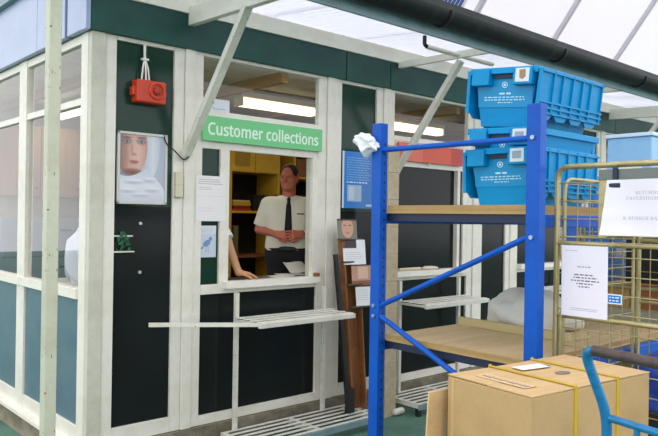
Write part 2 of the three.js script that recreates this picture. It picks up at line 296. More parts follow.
{
  const m = canvasMat(360, 480, (x, w, h) => {
    const lin = (x0, y0, x1, y1, ...st) => { const g = x.createLinearGradient(x0, y0, x1, y1); st.forEach((c, i) => g.addColorStop(i / (st.length - 1), c)); return g; };
    const puff = (cx, cy, rx, ry, col, a) => { for (let i = 10; i > 0; i--) { x.globalAlpha = a / 6; x.fillStyle = col; x.beginPath(); x.ellipse(cx, cy, rx * i / 10, ry * i / 10, 0, 0, 7); x.fill(); } x.globalAlpha = 1; };
    x.fillStyle = lin(0, 0, w, 0, '#9aa2b2', '#c3c6d0', '#a9afbf'); x.fillRect(0, 0, w, h);
    x.fillStyle = lin(190, 0, 330, 0, '#b4bac6', '#d3d5dc', '#bcc0cb'); x.beginPath(); x.moveTo(190, 0); x.lineTo(310, 0); x.quadraticCurveTo(335, 200, 250, 330); x.lineTo(180, 300); x.fill();
    x.fillStyle = lin(0, 0, 225, 0, '#8e6a60', '#c79c8c', '#d2ab9c', '#b98e80'); x.beginPath(); x.moveTo(0, 0); x.lineTo(208, 0); x.quadraticCurveTo(228, 110, 200, 190); x.quadraticCurveTo(180, 262, 110, 285); x.quadraticCurveTo(50, 292, 0, 245); x.fill();
    puff(120, 130, 60, 90, '#d8b4a4', 0.5); puff(36, 150, 40, 100, '#a07a6e', 0.5); puff(165, 130, 34, 50, '#d5a898', 0.5);
    for (const [cx, cy, k] of [[52, 52, 1], [168, 48, 1.05]]) { puff(cx, cy - 4, 46 * k, 30, '#6d6a70', 0.9); puff(cx, cy + 2, 28 * k, 12, '#586068', 1); x.fillStyle = '#9fa5a8'; x.beginPath(); x.ellipse(cx, cy + 2, 20 * k, 7, 0, 0, 7); x.fill(); x.fillStyle = '#36444e'; x.beginPath(); x.arc(cx, cy + 1, 8, 0, 7); x.fill(); puff(cx, cy - 30, 44 * k, 9, '#5d4c48', 0.9); }
    puff(92, 100, 14, 50, '#a67a6c', 0.6); puff(108, 138, 26, 14, '#a87868', 0.7); puff(96, 146, 7, 4, '#6d4640', 0.9); puff(124, 146, 7, 4, '#6d4640', 0.9);
    puff(110, 192, 44, 10, '#9b5450', 1.3); puff(110, 203, 36, 11, '#b06a64', 1.2); x.fillStyle = '#7c4440'; x.fillRect(76, 195, 70, 3);
    puff(100, 272, 100, 34, '#6a463e', 1.0);
    x.fillStyle = lin(0, 260, 0, 480, '#c9ccd6', '#dadce3', '#c6c9d4'); x.beginPath(); x.moveTo(0, 292); x.quadraticCurveTo(90, 322, 205, 240); x.quadraticCurveTo(320, 320, 360, 400); x.lineTo(360, 480); x.lineTo(0, 480); x.fill();
    for (const [cx, cy, rx, ry] of [[110, 345, 90, 16], [230, 330, 60, 18], [60, 410, 80, 14], [260, 400, 70, 18], [170, 440, 90, 12]]) { puff(cx, cy, rx, ry, '#aeb3c2', 0.7); puff(cx + 8, cy - 20, rx * 0.8, ry * 0.7, '#e6e7ec', 0.8); }
  }, 0.35);
  const t = thing('poster', 'framed portrait poster of a pale scarfed face beside the siren', 'poster', [0.378, 1.92, -0.012]);
  const s = sheet('print', '', '', m, 0.335, 0.455, [0, 0, 0.006], 0, 0, 0.004, t);
  for (const [a, b, c, d] of [[-0.185, 0.185, 0.228, 0.246], [-0.185, 0.185, -0.246, -0.228], [-0.185, -0.167, -0.246, 0.246], [0.167, 0.185, -0.246, 0.246]]) box(t, 'frame', flat('#c9c9c0', 0.4), a, b, c, d, -0.008, 0.016, 0.003);
  s.userData = {};
}
{
  const t = thing('siren', 'square red alarm siren hung by white cables on green panel', 'siren', [0.405, 2.44, 0.0]);
  box(t, 'housing', M.red, -0.115, 0.105, -0.075, 0.08, -0.02, 0.075, 0.014);
  const ring = mesh('horn_rim', new THREE.TorusGeometry(0.052, 0.01, 8, 24), M.red, t); ring.position.set(0.03, 0.01, 0.078);
  const cup = mesh('horn_cup', new THREE.LatheGeometry([[0.05, 0], [0.044, -0.012], [0.03, -0.016], [0.028, 0.004], [0.02, 0.012], [0.001, 0.014]].map((p) => new THREE.Vector2(...p)), 24), flat('#a8301a', 0.5), t); cup.rotation.x = Math.PI / 2; cup.position.set(0.03, 0.01, 0.08);
  box(t, 'side_lug', M.red, -0.135, -0.11, -0.03, 0.03, 0.0, 0.05, 0.006); box(t, 'side_lug', M.red, 0.1, 0.118, -0.02, 0.02, 0.0, 0.05, 0.006);
  const cm = flat('#e4e2d8', 0.6);
  mesh('cable', tubeGeo([V(-0.035, 0.33, 0.005), V(-0.033, 0.24, 0.008), V(-0.05, 0.16, 0.02), V(-0.06, 0.07, 0.025)], 0.006, 24), cm, t);
  mesh('cable', tubeGeo([V(-0.025, 0.33, 0.005), V(-0.026, 0.24, 0.008), V(-0.01, 0.16, 0.02), V(-0.002, 0.07, 0.025)], 0.006, 24), cm, t);
  mesh('cable', tubeGeo([V(-0.03, 0.33, 0.007), V(-0.03, 0.24, 0.014), V(-0.03, 0.16, 0.024), V(-0.03, 0.07, 0.03)], 0.006, 24), cm, t);
  box(t, 'cable_tie', cm, -0.055, -0.005, 0.222, 0.236, -0.004, 0.024, 0.003);
}
{
  const t = thing('junction_box', 'small cream junction box on the mullion below the bracket strut', 'box', [0.645, 1.82, 0.012]);
  box(t, 'cover', flat('#cfc9ae', 0.5), -0.03, 0.03, -0.09, 0.09, -0.012, 0.022, 0.006); box(t, 'seam', flat('#a8a288', 0.6), -0.031, 0.031, -0.003, 0.0, -0.01, 0.023);
  const c = mesh('wire', tubeGeo([V(0.525, 2.2, 0.0), V(0.55, 2.11, 0.005), V(0.6, 2.06, 0.03), V(0.66, 2.0, 0.055), V(0.7, 2.02, 0.06)], 0.005, 30), M.dark); tag(c, 'thin dark wire looping from panel to bracket strut', 'wire');
}
{ // notices beside the hatch
  const n1 = canvasMat(256, 340, (x, w, h) => { x.fillStyle = '#e9e4e2'; x.fillRect(0, 0, w, h); textLines(x, 20, 236, 26, 3, 16, 5, '#8e8a94'); textLines(x, 20, 150, 86, 2, 14, 4, '#a9a4ab'); x.fillStyle = '#dcd4d4'; x.fillRect(0, 150, w, 4); textLines(x, 30, 170, 240, 2, 22, 3, '#c2bcc0'); });
  sheet('notice', 'white typed notice taped above the bird leaflet', 'notice', n1, 0.252, 0.335, [0.922, 1.73, 0.004]);
  const n2 = canvasMat(160, 230, (x, w, h) => { x.fillStyle = '#d5d8dd'; x.fillRect(0, 0, w, h); x.fillStyle = '#c4ccd8'; x.fillRect(0, 60, w, 170); x.strokeStyle = '#9aa0ab'; x.lineWidth = 3; for (let i = 0; i < 6; i++) { x.beginPath(); x.moveTo(12 + i * 22, 20); x.lineTo(30 + i * 18, 52); x.stroke(); } x.fillStyle = '#6f93b8'; x.beginPath(); x.ellipse(82, 128, 34, 22, -0.5, 0, 7); x.fill(); x.beginPath(); x.arc(112, 96, 15, 0, 7); x.fill(); x.beginPath(); x.moveTo(60, 140); x.lineTo(22, 168); x.lineTo(50, 172); x.fill(); x.strokeStyle = '#5a6f88'; x.beginPath(); x.moveTo(78, 148); x.lineTo(74, 196); x.moveTo(92, 146); x.lineTo(96, 196); x.stroke(); });
  sheet('leaflet', 'small leaflet with a blue bird stuck below the white notice', 'leaflet', n2, 0.162, 0.235, [0.903, 1.412, -0.015]);
  const n3 = canvasMat(128, 64, (x, w, h) => { x.fillStyle = '#ced4da'; x.fillRect(0, 0, w, h); x.strokeStyle = '#8f97a2'; x.lineWidth = 4; x.beginPath(); x.moveTo(20, 14); x.lineTo(60, 50); x.lineTo(110, 46); x.moveTo(30, 50); x.lineTo(60, 18); x.stroke(); });
  sheet('notice', 'small pale notice inside the transom glass above the green board', 'notice', n3, 0.25, 0.1, [0.99, 2.435, -0.06]);
  const n4 = canvasMat(300, 400, (x, w, h) => { x.fillStyle = '#2f7fd0'; x.fillRect(0, 0, w, h); x.fillStyle = '#cfe0f2'; x.fillRect(0, 0, 16, h); textLines(x, 40, 270, 40, 10, 17, 6, '#8fbce8'); textLines(x, 40, 270, 212, 1, 20, 9, '#d8e8f8'); x.fillStyle = '#a9c0d8'; x.fillRect(46, 236, 130, 116); x.fillStyle = '#c2d2e0'; x.fillRect(60, 250, 50, 90); x.fillStyle = '#dfeaf6'; x.font = 'bold 22px sans-serif'; x.fillRect(220, 372, 56, 12); }, 0.35);
  sheet('poster', 'blue poster with white text on the green panel behind rack upright', 'poster', n4, 0.4, 0.5, [2.462, 1.94, -0.015]);
}

/* ---------- slatted parcel stands under the windows ---------- */
function stand(x, w, label, rail) {
  const t = thing('parcel_stand', label, 'stand', [x, 0, 0], 0, 'white slatted parcel stands');
  const z0 = 0.10, z1 = 0.45;
  for (const px of [0.04, w - 0.02]) box(t, 'leg', M.metalWhite, px - 0.015, px + 0.015, 0, 1.03, z0 - 0.015, z0 + 0.015);
  for (const px of [0.04, w - 0.02]) bar(t, 'bracket', M.metalWhite, V(px, 0.826, z0), V(px, 0.826, z1), 0.026, 0.02);
  box(t, 'front_rail', M.metalWhite, 0, w + 0.0, 0.81, 0.845, z1 - 0.02, z1 + 0.012, 0.003);
  for (let i = 0; i < 4; i++) box(t, 'slat', M.metalWhite, 0.02, w + (i ? 0.0 : 0.06), 0.844, 0.85, z0 + 0.02 + i * 0.088, z0 + 0.075 + i * 0.088, 0.003);
  if (rail) bar(t, 'flat_rail', M.metalWhite, V(-0.62, 0.838, 0.0), V(0.02, 0.838, 0.455), 0.012, 0.03);
  return t;
}
stand(1.06, 0.93, 'white slatted stand with side rail under the hatch', true);
stand(2.86, 0.93, 'white slatted stand under the red board window behind rack', false);
stand(4.96, 0.93, 'white slatted stand farthest along the wall beyond the rack', false);
for (const [x0, x1, l] of [[1.0, 2.3, 'low slatted duckboard on the floor below the hatch'], [2.76, 3.9, 'low slatted duckboard on the floor behind the blue rack'], [3.94, 5.5, 'low slatted duckboard farthest along the wall']]) {
  const t = thing('duckboard', l, 'duckboard', [x0, 0, 0], 0, 'low slatted duckboards');
  const w = x1 - x0;
  for (let i = 0; i < 6; i++) box(t, 'slat', M.metalWhite, 0, w, -0.012, -0.004, 0.06 + i * 0.075, 0.09 + i * 0.075, 0.004);
  for (const px of [0.03, w / 2, w - 0.05]) box(t, 'bearer', M.metalWhite, px - 0.02, px + 0.02, -0.05, -0.012, 0.05, 0.47);
  for (const px of [0.03, w - 0.05]) for (const z of [0.08, 0.44]) box(t, 'foot', M.dark, px - 0.02, px + 0.02, GY, -0.05, z - 0.02, z + 0.02);
  box(t, 'edge_beam', M.angle, 0, w, -0.06, -0.012, 0.462, 0.478, 0.004);
}

/* ---------- leaflet stand, tall beige stand, bag ---------- */
{
  const t = thing('leaflet_stand', 'brown wooden leaflet stand leaning by the dark panel behind rack', 'leaflet stand', [2.09, 0, 0.28]);
  bar(t, 'side_board', M.wood, V(0.055, 0.002, -0.02), V(0.035, 1.42, -0.15), 0.014, 0.07, V(0, 0, 1));
  bar(t, 'side_board', M.wood, V(0.205, 0.002, -0.02), V(0.21, 1.42, -0.15), 0.014, 0.07, V(0, 0, 1));
  bar(t, 'back_board', M.wood, V(0.13, 0.002, -0.05), V(0.123, 1.5, -0.185), 0.14, 0.01, V(0, 0, 1));
  bar(t, 'dark_edge', M.black, V(0.01, 0.002, 0.0), V(-0.045, 1.3, -0.13), 0.035, 0.03, V(0, 0, 1));
  box(t, 'foot_block', M.dark, -0.02, 0.05, 0.0, 0.2, -0.015, 0.03);
  for (let i = 0; i < 4; i++) box(t, 'pocket', flat('#4a3c30', 0.5), -0.02 + i * 0.03, 0.24 + i * 0.02, 1.415 - i * 0.19, 1.43 - i * 0.19, -0.14 + i * 0.02, -0.1 + i * 0.02, 0.003);
  const art = [
    ['leaflet with a cropped face photo topmost on wooden stand', (x, w, h) => { x.fillStyle = '#7d7a70'; x.fillRect(0, 0, w, h); x.fillStyle = '#c99c84'; x.beginPath(); x.ellipse(w * 0.52, h * 0.45, w * 0.3, h * 0.5, 0, 0, 7); x.fill(); x.fillStyle = '#54443e'; x.fillRect(w * 0.32, h * 0.3, w * 0.14, 8); x.fillRect(w * 0.58, h * 0.3, w * 0.14, 8); x.fillStyle = '#9c5148'; x.fillRect(w * 0.42, h * 0.68, w * 0.2, 7); x.fillStyle = '#4a3428'; x.fillRect(0, 0, w, h * 0.08); }],
    ['white leaflet with dark photo corner second on wooden stand', (x, w, h) => { x.fillStyle = '#e6e4e6'; x.fillRect(0, 0, w, h); x.fillStyle = '#4a3f3c'; x.fillRect(0, 0, w * 0.6, h * 0.34); textLines(x, 16, w - 20, h * 0.5, 4, 16, 4, '#b4b2b8'); }],
    ['pinkish brown leaflet third down on wooden stand', (x, w, h) => { x.fillStyle = '#b98f78'; x.fillRect(0, 0, w, h); x.fillStyle = '#d1b09c'; x.fillRect(w * 0.3, 10, w * 0.5, h * 0.6); x.fillStyle = '#8a5a44'; x.fillRect(0, h * 0.75, w, h * 0.25); }],
    ['white leaflet lowest on wooden stand', (x, w, h) => { x.fillStyle = '#e2e2e2'; x.fillRect(0, 0, w, h); textLines(x, 14, w - 30, 30, 6, 18, 4, '#a4a4aa'); }],
  ];
  const spots = [[2.16, 1.51, 0.165, 0.2, 0.17], [2.225, 1.315, 0.19, 0.23, 0.21], [2.3, 1.115, 0.21, 0.21, 0.17], [2.32, 0.94, 0.225, 0.18, 0.16]];
  art.forEach(([l, d], i) => { const [x, y, z, w, h] = spots[i]; sheet('leaflet', l, 'leaflet', canvasMat(160, 180, d), w, h, [x, y, z], -0.15, -0.12); });
}
{
  const t = thing('display_column', 'tall narrow beige panelled column behind the blue rack upright', 'column', [2.575, GY, 0.25], 0);
  for (let i = 0; i < 10; i++) box(t, 'tile', M.beige, -0.065 + (i % 2) * 0.002, 0.075, 0.0 + i * 0.236, i * 0.236 + 0.2345, -0.05, 0.05, 0.004);
  box(t, 'core', M.beige, -0.045, 0.06, 0.0, 2.32, -0.04, 0.04);
  mesh('foot', new THREE.CapsuleGeometry(0.03, 0.08, 4, 10).rotateZ(Math.PI / 2).translate(0.1, 0.035, 0.06), M.white, t);
}
function blob(geo, amp, f, s) { const p = geo.attributes.position, q = V(); for (let i = 0; i < p.count; i++) { q.fromBufferAttribute(p, i); const k = 1 + amp * (vnoise(q.x * f + s + 50, q.y * f + q.z * f * 0.7 + 50, 1e6) - 0.5) + amp * 0.5 * (vnoise(q.z * f * 2 + s + 70, q.y * f * 2 + q.x * f + 50, 1e6) - 0.5); p.setXYZ(i, q.x * k, q.y * k, q.z * k); } geo.computeVertexNormals(); return geo; }
{
  const g = blob(new THREE.SphereGeometry(0.1, 40, 28), 0.7, 22, 3); const p = g.attributes.position; for (let i = 0; i < p.count; i++) { const z = p.getZ(i), y = p.getY(i); p.setXYZ(i, p.getX(i) * 0.3, y * 0.42 + (z < 0 ? -z * 0.1 : -z * 0.25) - (y < 0 ? 0.25 * Math.max(0, 0.04 - Math.abs(z + 0.0)) * 4 : 0), z * 0.85); } g.computeVertexNormals();
  const m = mesh('plastic_bag', g, M.bag); m.position.set(0.775, 2.015, 1.775); tag(m, 'crumpled white plastic bag hung on the blue rack upright', 'bag');
}

/* ---------- blue boltless rack ---------- */
{
  const t = thing('shelving_rack', 'blue steel rack with two chipboard shelves', 'rack');
  const X0 = 0.8, X1 = 2.34, ZL = 1.83, ZR = 2.77;
  const slot = new THREE.BoxGeometry(0.004, 0.02, 0.012);
  for (const x of [X0, X1]) for (const z of [ZL, ZR]) {
    const u = box(t, 'upright', M.rackBlue, x, x + 0.055, GY, 2.107, z - 0.033, z + 0.033, 0.005);
    if (x === X0 && z === ZL) { const gf = []; for (let y = -1.0; y < 1.05; y += 0.05) gf.push(new THREE.BoxGeometry(0.012, 0.014, 0.003).translate(0.004, y, 0.0322)); mesh('slot_row', mergeGeometries(gf), M.rackDark, u).userData.kind = 'stuff'; }
  }
  const br = (ya, yb) => { const a = V(X0 + 0.02, ya, ZL + 0.03), b = V(X0 + 0.02, yb, ZR - 0.03); rod(t, 'brace', M.rackBlue, a, b, 0.014, 12); };
  br(1.965, 1.96); br(1.14, 1.53); br(1.085, 0.70);
  for (const x of [X1]) { rod(t, 'brace', M.rackBlue, V(x + 0.02, 1.96, ZL), V(x + 0.02, 1.96, ZR), 0.014); }
  const bolts = [[1.965, ZL], [1.96, ZR], [1.14, ZL], [1.085, ZL], [1.53, ZR]];
  for (const [y, z] of bolts) { const b = mesh('bolt', new THREE.CylinderGeometry(0.01, 0.01, 0.012, 8), flat('#9fb0c8', 0.3, { metalness: 0.6 }), t); b.rotation.z = Math.PI / 2; b.position.set(X0 - 0.004, y, z); }
  for (const [y, th] of [[1.672, 0.042], [0.985, 0.032]]) {
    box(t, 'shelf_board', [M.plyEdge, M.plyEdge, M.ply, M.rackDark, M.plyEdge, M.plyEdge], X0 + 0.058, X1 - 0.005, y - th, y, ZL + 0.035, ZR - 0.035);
    for (const z of [ZL, ZR]) box(t, 'beam', M.rackBlue, X0 + 0.055, X1, y - th - 0.055, y - th, z - 0.02, z + 0.02, 0.004);
    box(t, 'shelf_bearer', M.rackDark, X0 + 0.07, X0 + 0.11, y - th - 0.04, y - th, ZL + 0.02, ZR - 0.02);
  }
}
{
  const b = bar(scene, 'wooden_batten', flat('#b5a878', 0.7), V(1.47, 1.008, 1.88), V(1.44, 1.008, 2.6), 0.03, 0.045); tag(b, 'wooden batten lying across the lower chipboard shelf', 'batten');
  const g = blob(new THREE.SphereGeometry(0.2, 30, 22), 0.35, 9, 11); const p = g.attributes.position; for (let i = 0; i < p.count; i++) if (p.getY(i) < -0.07) p.setY(i, -0.07); g.scale(0.95, 0.8, 1.5); g.computeVertexNormals();
  const m = mesh('grey_sack', g, flat('#d0d1ca', 0.7)); m.position.set(1.78, 1.041, 2.16); tag(m, 'pale grey plastic sack slumped on the lower shelf behind batten', 'sack');
}

/* ---------- attached-lid totes ---------- */
const toteLogo = canvasMat(512, 256, (x, w, h) => { x.fillStyle = '#0090ca'; x.fillRect(0, 0, w, h); x.strokeStyle = '#d4ecf6'; x.lineWidth = 7; x.beginPath(); x.arc(256, 50, 24, 0, 7); x.stroke(); x.fillStyle = '#d4ecf6'; x.beginPath(); x.arc(256, 50, 11, 0, 7); x.fill(); textLines(x, 205, 315, 122, 1, 10, 16, '#cfe9f4', 1); textLines(x, 60, 455, 158, 2, 24, 11, '#b4dcee', 0.95); textLines(x, 190, 330, 208, 1, 10, 9, '#b4dcee', 1); }, 0.4);
const toteLabel = canvasMat(128, 110, (x, w, h) => { x.fillStyle = '#d6e4ec'; x.fillRect(0, 0, w, h); x.fillStyle = '#8a94a0'; x.fillRect(22, 24, 84, 58); x.fillStyle = '#c0ccd4'; for (let i = 0; i < 9; i++) x.fillRect(26 + i * 9, 28, 3, 50); });
const toteTorn = canvasMat(128, 110, (x, w, h) => { x.fillStyle = '#d6e0e8'; x.fillRect(0, 0, w, h); x.fillStyle = '#a5805e'; x.beginPath(); x.moveTo(34, 14); x.lineTo(92, 10); x.lineTo(98, 70); x.lineTo(70, 92); x.lineTo(40, 78); x.fill(); });
function tote(y, z, label, lab, lids = true, tilt = 0) {
  const t = thing('lidded_tote', label, 'tote', [0.938, y, z], 0, 'blue lidded totes on the top shelf');
  const L = 0.575, W = 0.36, H = 0.272; t.rotation.x = tilt; t.position.y += W / 2 * Math.sin(tilt);
  // tapered open body: outer and inner shells
  const rings = [[0, 0.045], [0.2, 0.018], [H, 0.006]], idx = [], pos = [];
  const ring = (yy, ins, th) => { const a = ins + th; pos.push([a, yy, -W / 2 + a], [L - a, yy, -W / 2 + a], [L - a, yy, W / 2 - a], [a, yy, W / 2 - a]); };
  for (const [yy, ins] of rings) ring(yy, ins, 0); for (const [yy, ins] of rings.slice().reverse()) ring(Math.max(yy, 0.008), ins, 0.006);
  for (let r = 0; r < 5; r++) for (let i = 0; i < 4; i++) { const a = r * 4 + i, b = r * 4 + (i + 1) % 4; idx.push(a, a + 4, b, b, a + 4, b + 4); }
  idx.push(0, 1, 2, 0, 2, 3, 20, 22, 21, 20, 23, 22);
  let g = new THREE.BufferGeometry(); g.setAttribute('position', new THREE.Float32BufferAttribute(pos.flat(), 3)); g.setIndex(idx); g = g.toNonIndexed(); g.computeVertexNormals();
  g.setAttribute('uv', new THREE.Float32BufferAttribute(new Float32Array(g.attributes.position.count * 2).map((_, i) => g.attributes.position.array[(i >> 1) * 3 + (i & 1 ? 1 : (i >> 1) % 2 ? 0 : 2)]), 2));
  mesh('body', g, M.tote, t);
  // rim and end furniture
  for (const [x0, x1, z0, z1] of [[-0.012, L + 0.012, W / 2 - 0.012, W / 2 + 0.006], [-0.012, L + 0.012, -W / 2 - 0.006, -W / 2 + 0.012]]) box(t, 'rim', M.tote, x0, x1, H - 0.03, H, z0, z1, 0.004);
  for (const x of [-0.014, L - 0.012]) {
    box(t, 'rim', M.tote, x, x + 0.026, H - 0.024, H, -W / 2, W / 2, 0.004);
    box(t, 'hinge_block', M.tote, x - (x < 0 ? 0.012 : 0), x + 0.03, H - 0.085, H - 0.004, -W / 2 + 0.015, -W / 2 + 0.115, 0.005);
    box(t, 'hinge_block', M.tote, x - (x < 0 ? 0.012 : 0), x + 0.03, H - 0.085, H - 0.004, W / 2 - 0.115, W / 2 - 0.015, 0.005);
    box(t, 'handle_lip', M.tote, x - 0.004, x + 0.022, H - 0.03, H - 0.022, -0.06, 0.06, 0.002);
    box(t, 'handle_slot', M.rackDark, x + (x < 0 ? 0.013 : -0.005), x + (x < 0 ? 0.018 : 0.0), H - 0.048, H - 0.032, -0.055, 0.055);
  }
  sheet('label', '', '', lab, 0.072, 0.062, [-0.0275, H - 0.042, W / 2 - 0.062], -Math.PI / 2, 0, 0.002, t).userData = {};
  const lg = sheet('printed_logo', '', '', toteLogo, 0.3, 0.13, [0.0105, 0.145, 0], -Math.PI / 2, 0.135, 0.003, t, M.tote); lg.userData = {}; lg.position.set(0.022, 0.155, 0);
  if (lids) for (const s of [1, -1]) {
    const lid = new THREE.Group(); lid.name = 'lid'; t.add(lid); lid.position.set(0, H - 0.01, s * (W / 2 + 0.012)); lid.rotation.x = s * 0.03;
    box(lid, 'flap', M.tote, -0.005, L + 0.005, -0.2, 0, -0.004, 0.004, 0.003);
    for (const yy of [-0.008, -0.145, -0.17, -0.195]) box(lid, 'rib', M.tote, -0.005, L + 0.005, yy - 0.004, yy + 0.004, s > 0 ? 0.003 : -0.014, s > 0 ? 0.014 : -0.003);
    for (const xx of [0, 0.11, 0.19, 0.28, 0.37, 0.45, 0.56]) box(lid, 'rib', M.tote, xx - 0.004, xx + 0.004, -0.2, 0, s > 0 ? 0.003 : -0.014, s > 0 ? 0.014 : -0.003);
    for (let i = 0; i < 4; i++) { const sh = new THREE.Shape(); sh.moveTo(-0.06, 0); sh.lineTo(0.06, 0); sh.lineTo(0.035, -0.024); sh.lineTo(-0.035, -0.024); const f = mesh('tooth', new THREE.ExtrudeGeometry(sh, { depth: 0.008, bevelEnabled: false }), M.tote, lid); f.position.set(0.075 + i * 0.137, -0.2, -0.004); }
  }
  return t;
}
tote(1.672, 2.5, 'bottom blue tote standing on the top shelf board', toteLabel, true);
tote(1.757, 2.5, 'middle blue tote nested in the bottom one', toteLabel, false, 0.05);
tote(2.03, 2.5, 'topmost blue tote with torn label and open ribbed lids', toteTorn, true, 0.1);

/* ---------- roll cages ---------- */
function cage(X, Z0, w, dep, top, label, dense) {
  const t = thing('roll_cage', label, 'roll cage', [X, GY, Z0]);
  const H = top - GY, r = 0.0125, y = (q) => q - GY;
  const loop = (name, x, z0, z1) => mesh(name, pipeGeo([V(x, 0.18, z0), V(x, H - r, z0), V(x, H - r, z1), V(x, 0.18, z1)], 0.055, r), M.cage, t);
  loop('end_frame', 0, 0, w); loop('end_frame', dep, 0, w);
  for (const z of [0, w]) mesh('side_frame', pipeGeo([V(0.06, 0.2, z), V(0.06, H - 0.06, z), V(dep - 0.06, H - 0.06, z), V(dep - 0.06, 0.2, z)], 0.06, 0.009, 8), M.cage, t);
  // cranked brace tubes near the front corners
  for (const z of [0.035, w - 0.035]) mesh('cranked_brace', pipeGeo([V(-0.005, y(1.5), z - 0.01), V(-0.005, y(1.44), z - 0.01), V(-0.005, y(1.39), z + (z < 0.1 ? 0.03 : -0.03)), V(-0.005, y(1.27), z + (z < 0.1 ? 0.03 : -0.03)), V(-0.005, y(1.2), z - 0.01), V(-0.005, 0.2, z - 0.01)], 0.03, 0.009, 8), M.cage, t);
  for (const yy of [1.507, 1.195, 0.7, 0.12]) { rod(t, 'cross_bar', M.cage, V(0, y(yy), 0), V(0, y(yy), w), 0.011); rod(t, 'cross_bar', M.cage, V(dep, y(yy), 0), V(dep, y(yy), w), 0.009); }
  const n = dense ? 22 : 12;
  for (let i = 1; i < n; i++) { rod(t, 'wire', M.cage, V(dep, 0.2, w * i / n), V(dep, H - 0.02, w * i / n), 0.0028, 5); if (!dense && i % 2 === 0) rod(t, 'wire', M.cage, V(0.006, 0.2, w * i / n), V(0.006, y(1.195), w * i / n), 0.0028, 5); }
  for (let q = 0.25; q < H - 0.06; q += 0.078) { rod(t, 'wire', M.cage, V(0.003, q, 0), V(0.003, q, w), 0.0028, 5); rod(t, 'wire', M.cage, V(0.06, q, 0), V(dep - 0.06, q, 0), 0.0028, 5); rod(t, 'wire', M.cage, V(0.06, q, w), V(dep - 0.06, q, w), 0.0028, 5); if (dense) rod(t, 'wire', M.cage, V(dep, q, 0), V(dep, q, w), 0.0028, 5); }
  for (let i = 1; i < 6; i++) rod(t, 'wire', M.cage, V(0.06 + (dep - 0.12) * i / 6, 0.2, 0), V(0.06 + (dep - 0.12) * i / 6, H - 0.06, 0), 0.0028, 5);
  box(t, 'base_deck', M.cage, -0.02, dep + 0.02, 0.14, 0.2, -0.02, w + 0.02, 0.005);
  for (const cx of [0.05, dep - 0.05]) for (const cz of [0.05, w - 0.05]) { const c = mesh('castor', new THREE.CylinderGeometry(0.055, 0.055, 0.03, 16), M.dark, t); c.rotation.x = Math.PI / 2; c.position.set(cx, 0.055, cz); box(t, 'castor_fork', M.cage, cx - 0.03, cx + 0.03, 0.06, 0.14, cz - 0.022, cz + 0.022); }
  return t;
}
const c1 = cage(0.93, 2.815, 0.72, 0.8, 1.85, 'tarnished wire roll cage with paper signs beside the rack', false);
cage(2.45, 2.1, 0.72, 0.8, 1.8, 'second dense wire roll cage behind the one with papers', true);
{ // flat plate, clip, papers on the first cage
  const t = thing('sign_plate', 'grey metal bar with black clip across the roll cage front', 'plate', [0.913, 1.795, 3.01]);
  box(t, 'bar', flat('#6d7470', 0.45, { metalness: 0.4 }), -0.004, 0.004, -0.022, 0.022, 0, 0.5, 0.002);
  box(t, 'upright_strip', M.cage, 0.0, 0.006, -0.26, 0.0, 0.0, 0.035, 0.002);
  box(t, 'clip', M.rackDark, -0.016, -0.002, -0.045, 0.03, 0.065, 0.085, 0.003); box(t, 'clip', M.rackDark, -0.02, -0.002, -0.055, -0.035, 0.05, 0.1, 0.004);
  const pm = canvasMat(512, 420, (x, w, h) => { x.fillStyle = '#e6e3ec'; x.fillRect(0, 0, w, h); x.fillStyle = '#aca9b8'; x.textAlign = 'center'; x.font = '33px serif'; x.fillText('RETURNS', 265, 112); x.fillText('FAVERSHAM', 235, 152); x.fillText('& RUBBER BANDS', 270, 300); });
  const g = new THREE.PlaneGeometry(0.33, 0.225, 24, 16), p = g.attributes.position; for (let i = 0; i < p.count; i++) { const x = p.getX(i), yy = p.getY(i); p.setZ(i, 0.006 * Math.sin(x * 22 + yy * 9) + 0.02 * Math.max(0, 0.04 - Math.abs(yy + 0.03)) * 4 + (yy < 0 ? yy * yy * 0.9 : 0)); p.setX(i, x + (yy - 0.11) * 0.09); } g.computeVertexNormals();
  const m = mesh('paper_sign', g, pm); pm.side = THREE.DoubleSide; m.rotation.y = -Math.PI / 2; m.position.set(0.89, 1.66, 3.22); tag(m, 'large creased white paper sign hung by a clip on roll cage', 'paper sign');
  const p2 = canvasMat(420, 594, (x, w, h) => { x.fillStyle = '#e5e2ee'; x.fillRect(0, 0, w, h); textLines(x, 36, 150, 40, 1, 10, 7, '#b6b4c4', 1); textLines(x, 150, 275, 172, 1, 10, 10, '#8c8a98', 1); for (const [a, b, y] of [[120, 300, 238], [112, 330, 262], [90, 350, 287], [140, 290, 312], [160, 260, 337]]) textLines(x, a, b, y, 1, 10, 11, '#6b6878', 1); textLines(x, 90, 330, 522, 2, 14, 6, '#a4a2b0', 1); });
  sheet('paper_sign', 'white typed A4 sheet on the roll cage below the creased sign', 'paper sign', p2, 0.205, 0.3, [0.908, 1.35, 2.955], -Math.PI / 2, 0.01);
  const p3 = canvasMat(96, 64, (x, w, h) => { x.fillStyle = '#cfe0ee'; x.fillRect(0, 0, w, h); x.fillStyle = '#1c6fc0'; x.fillRect(6, 8, 84, 48); textLines(x, 14, 80, 18, 2, 20, 8, '#d6e6f6', 1); });
  sheet('cage_label', 'small blue label plate beside the typed sheet on roll cage', 'label', p3, 0.06, 0.04, [0.913, 1.288, 3.085], -Math.PI / 2, 0);
}
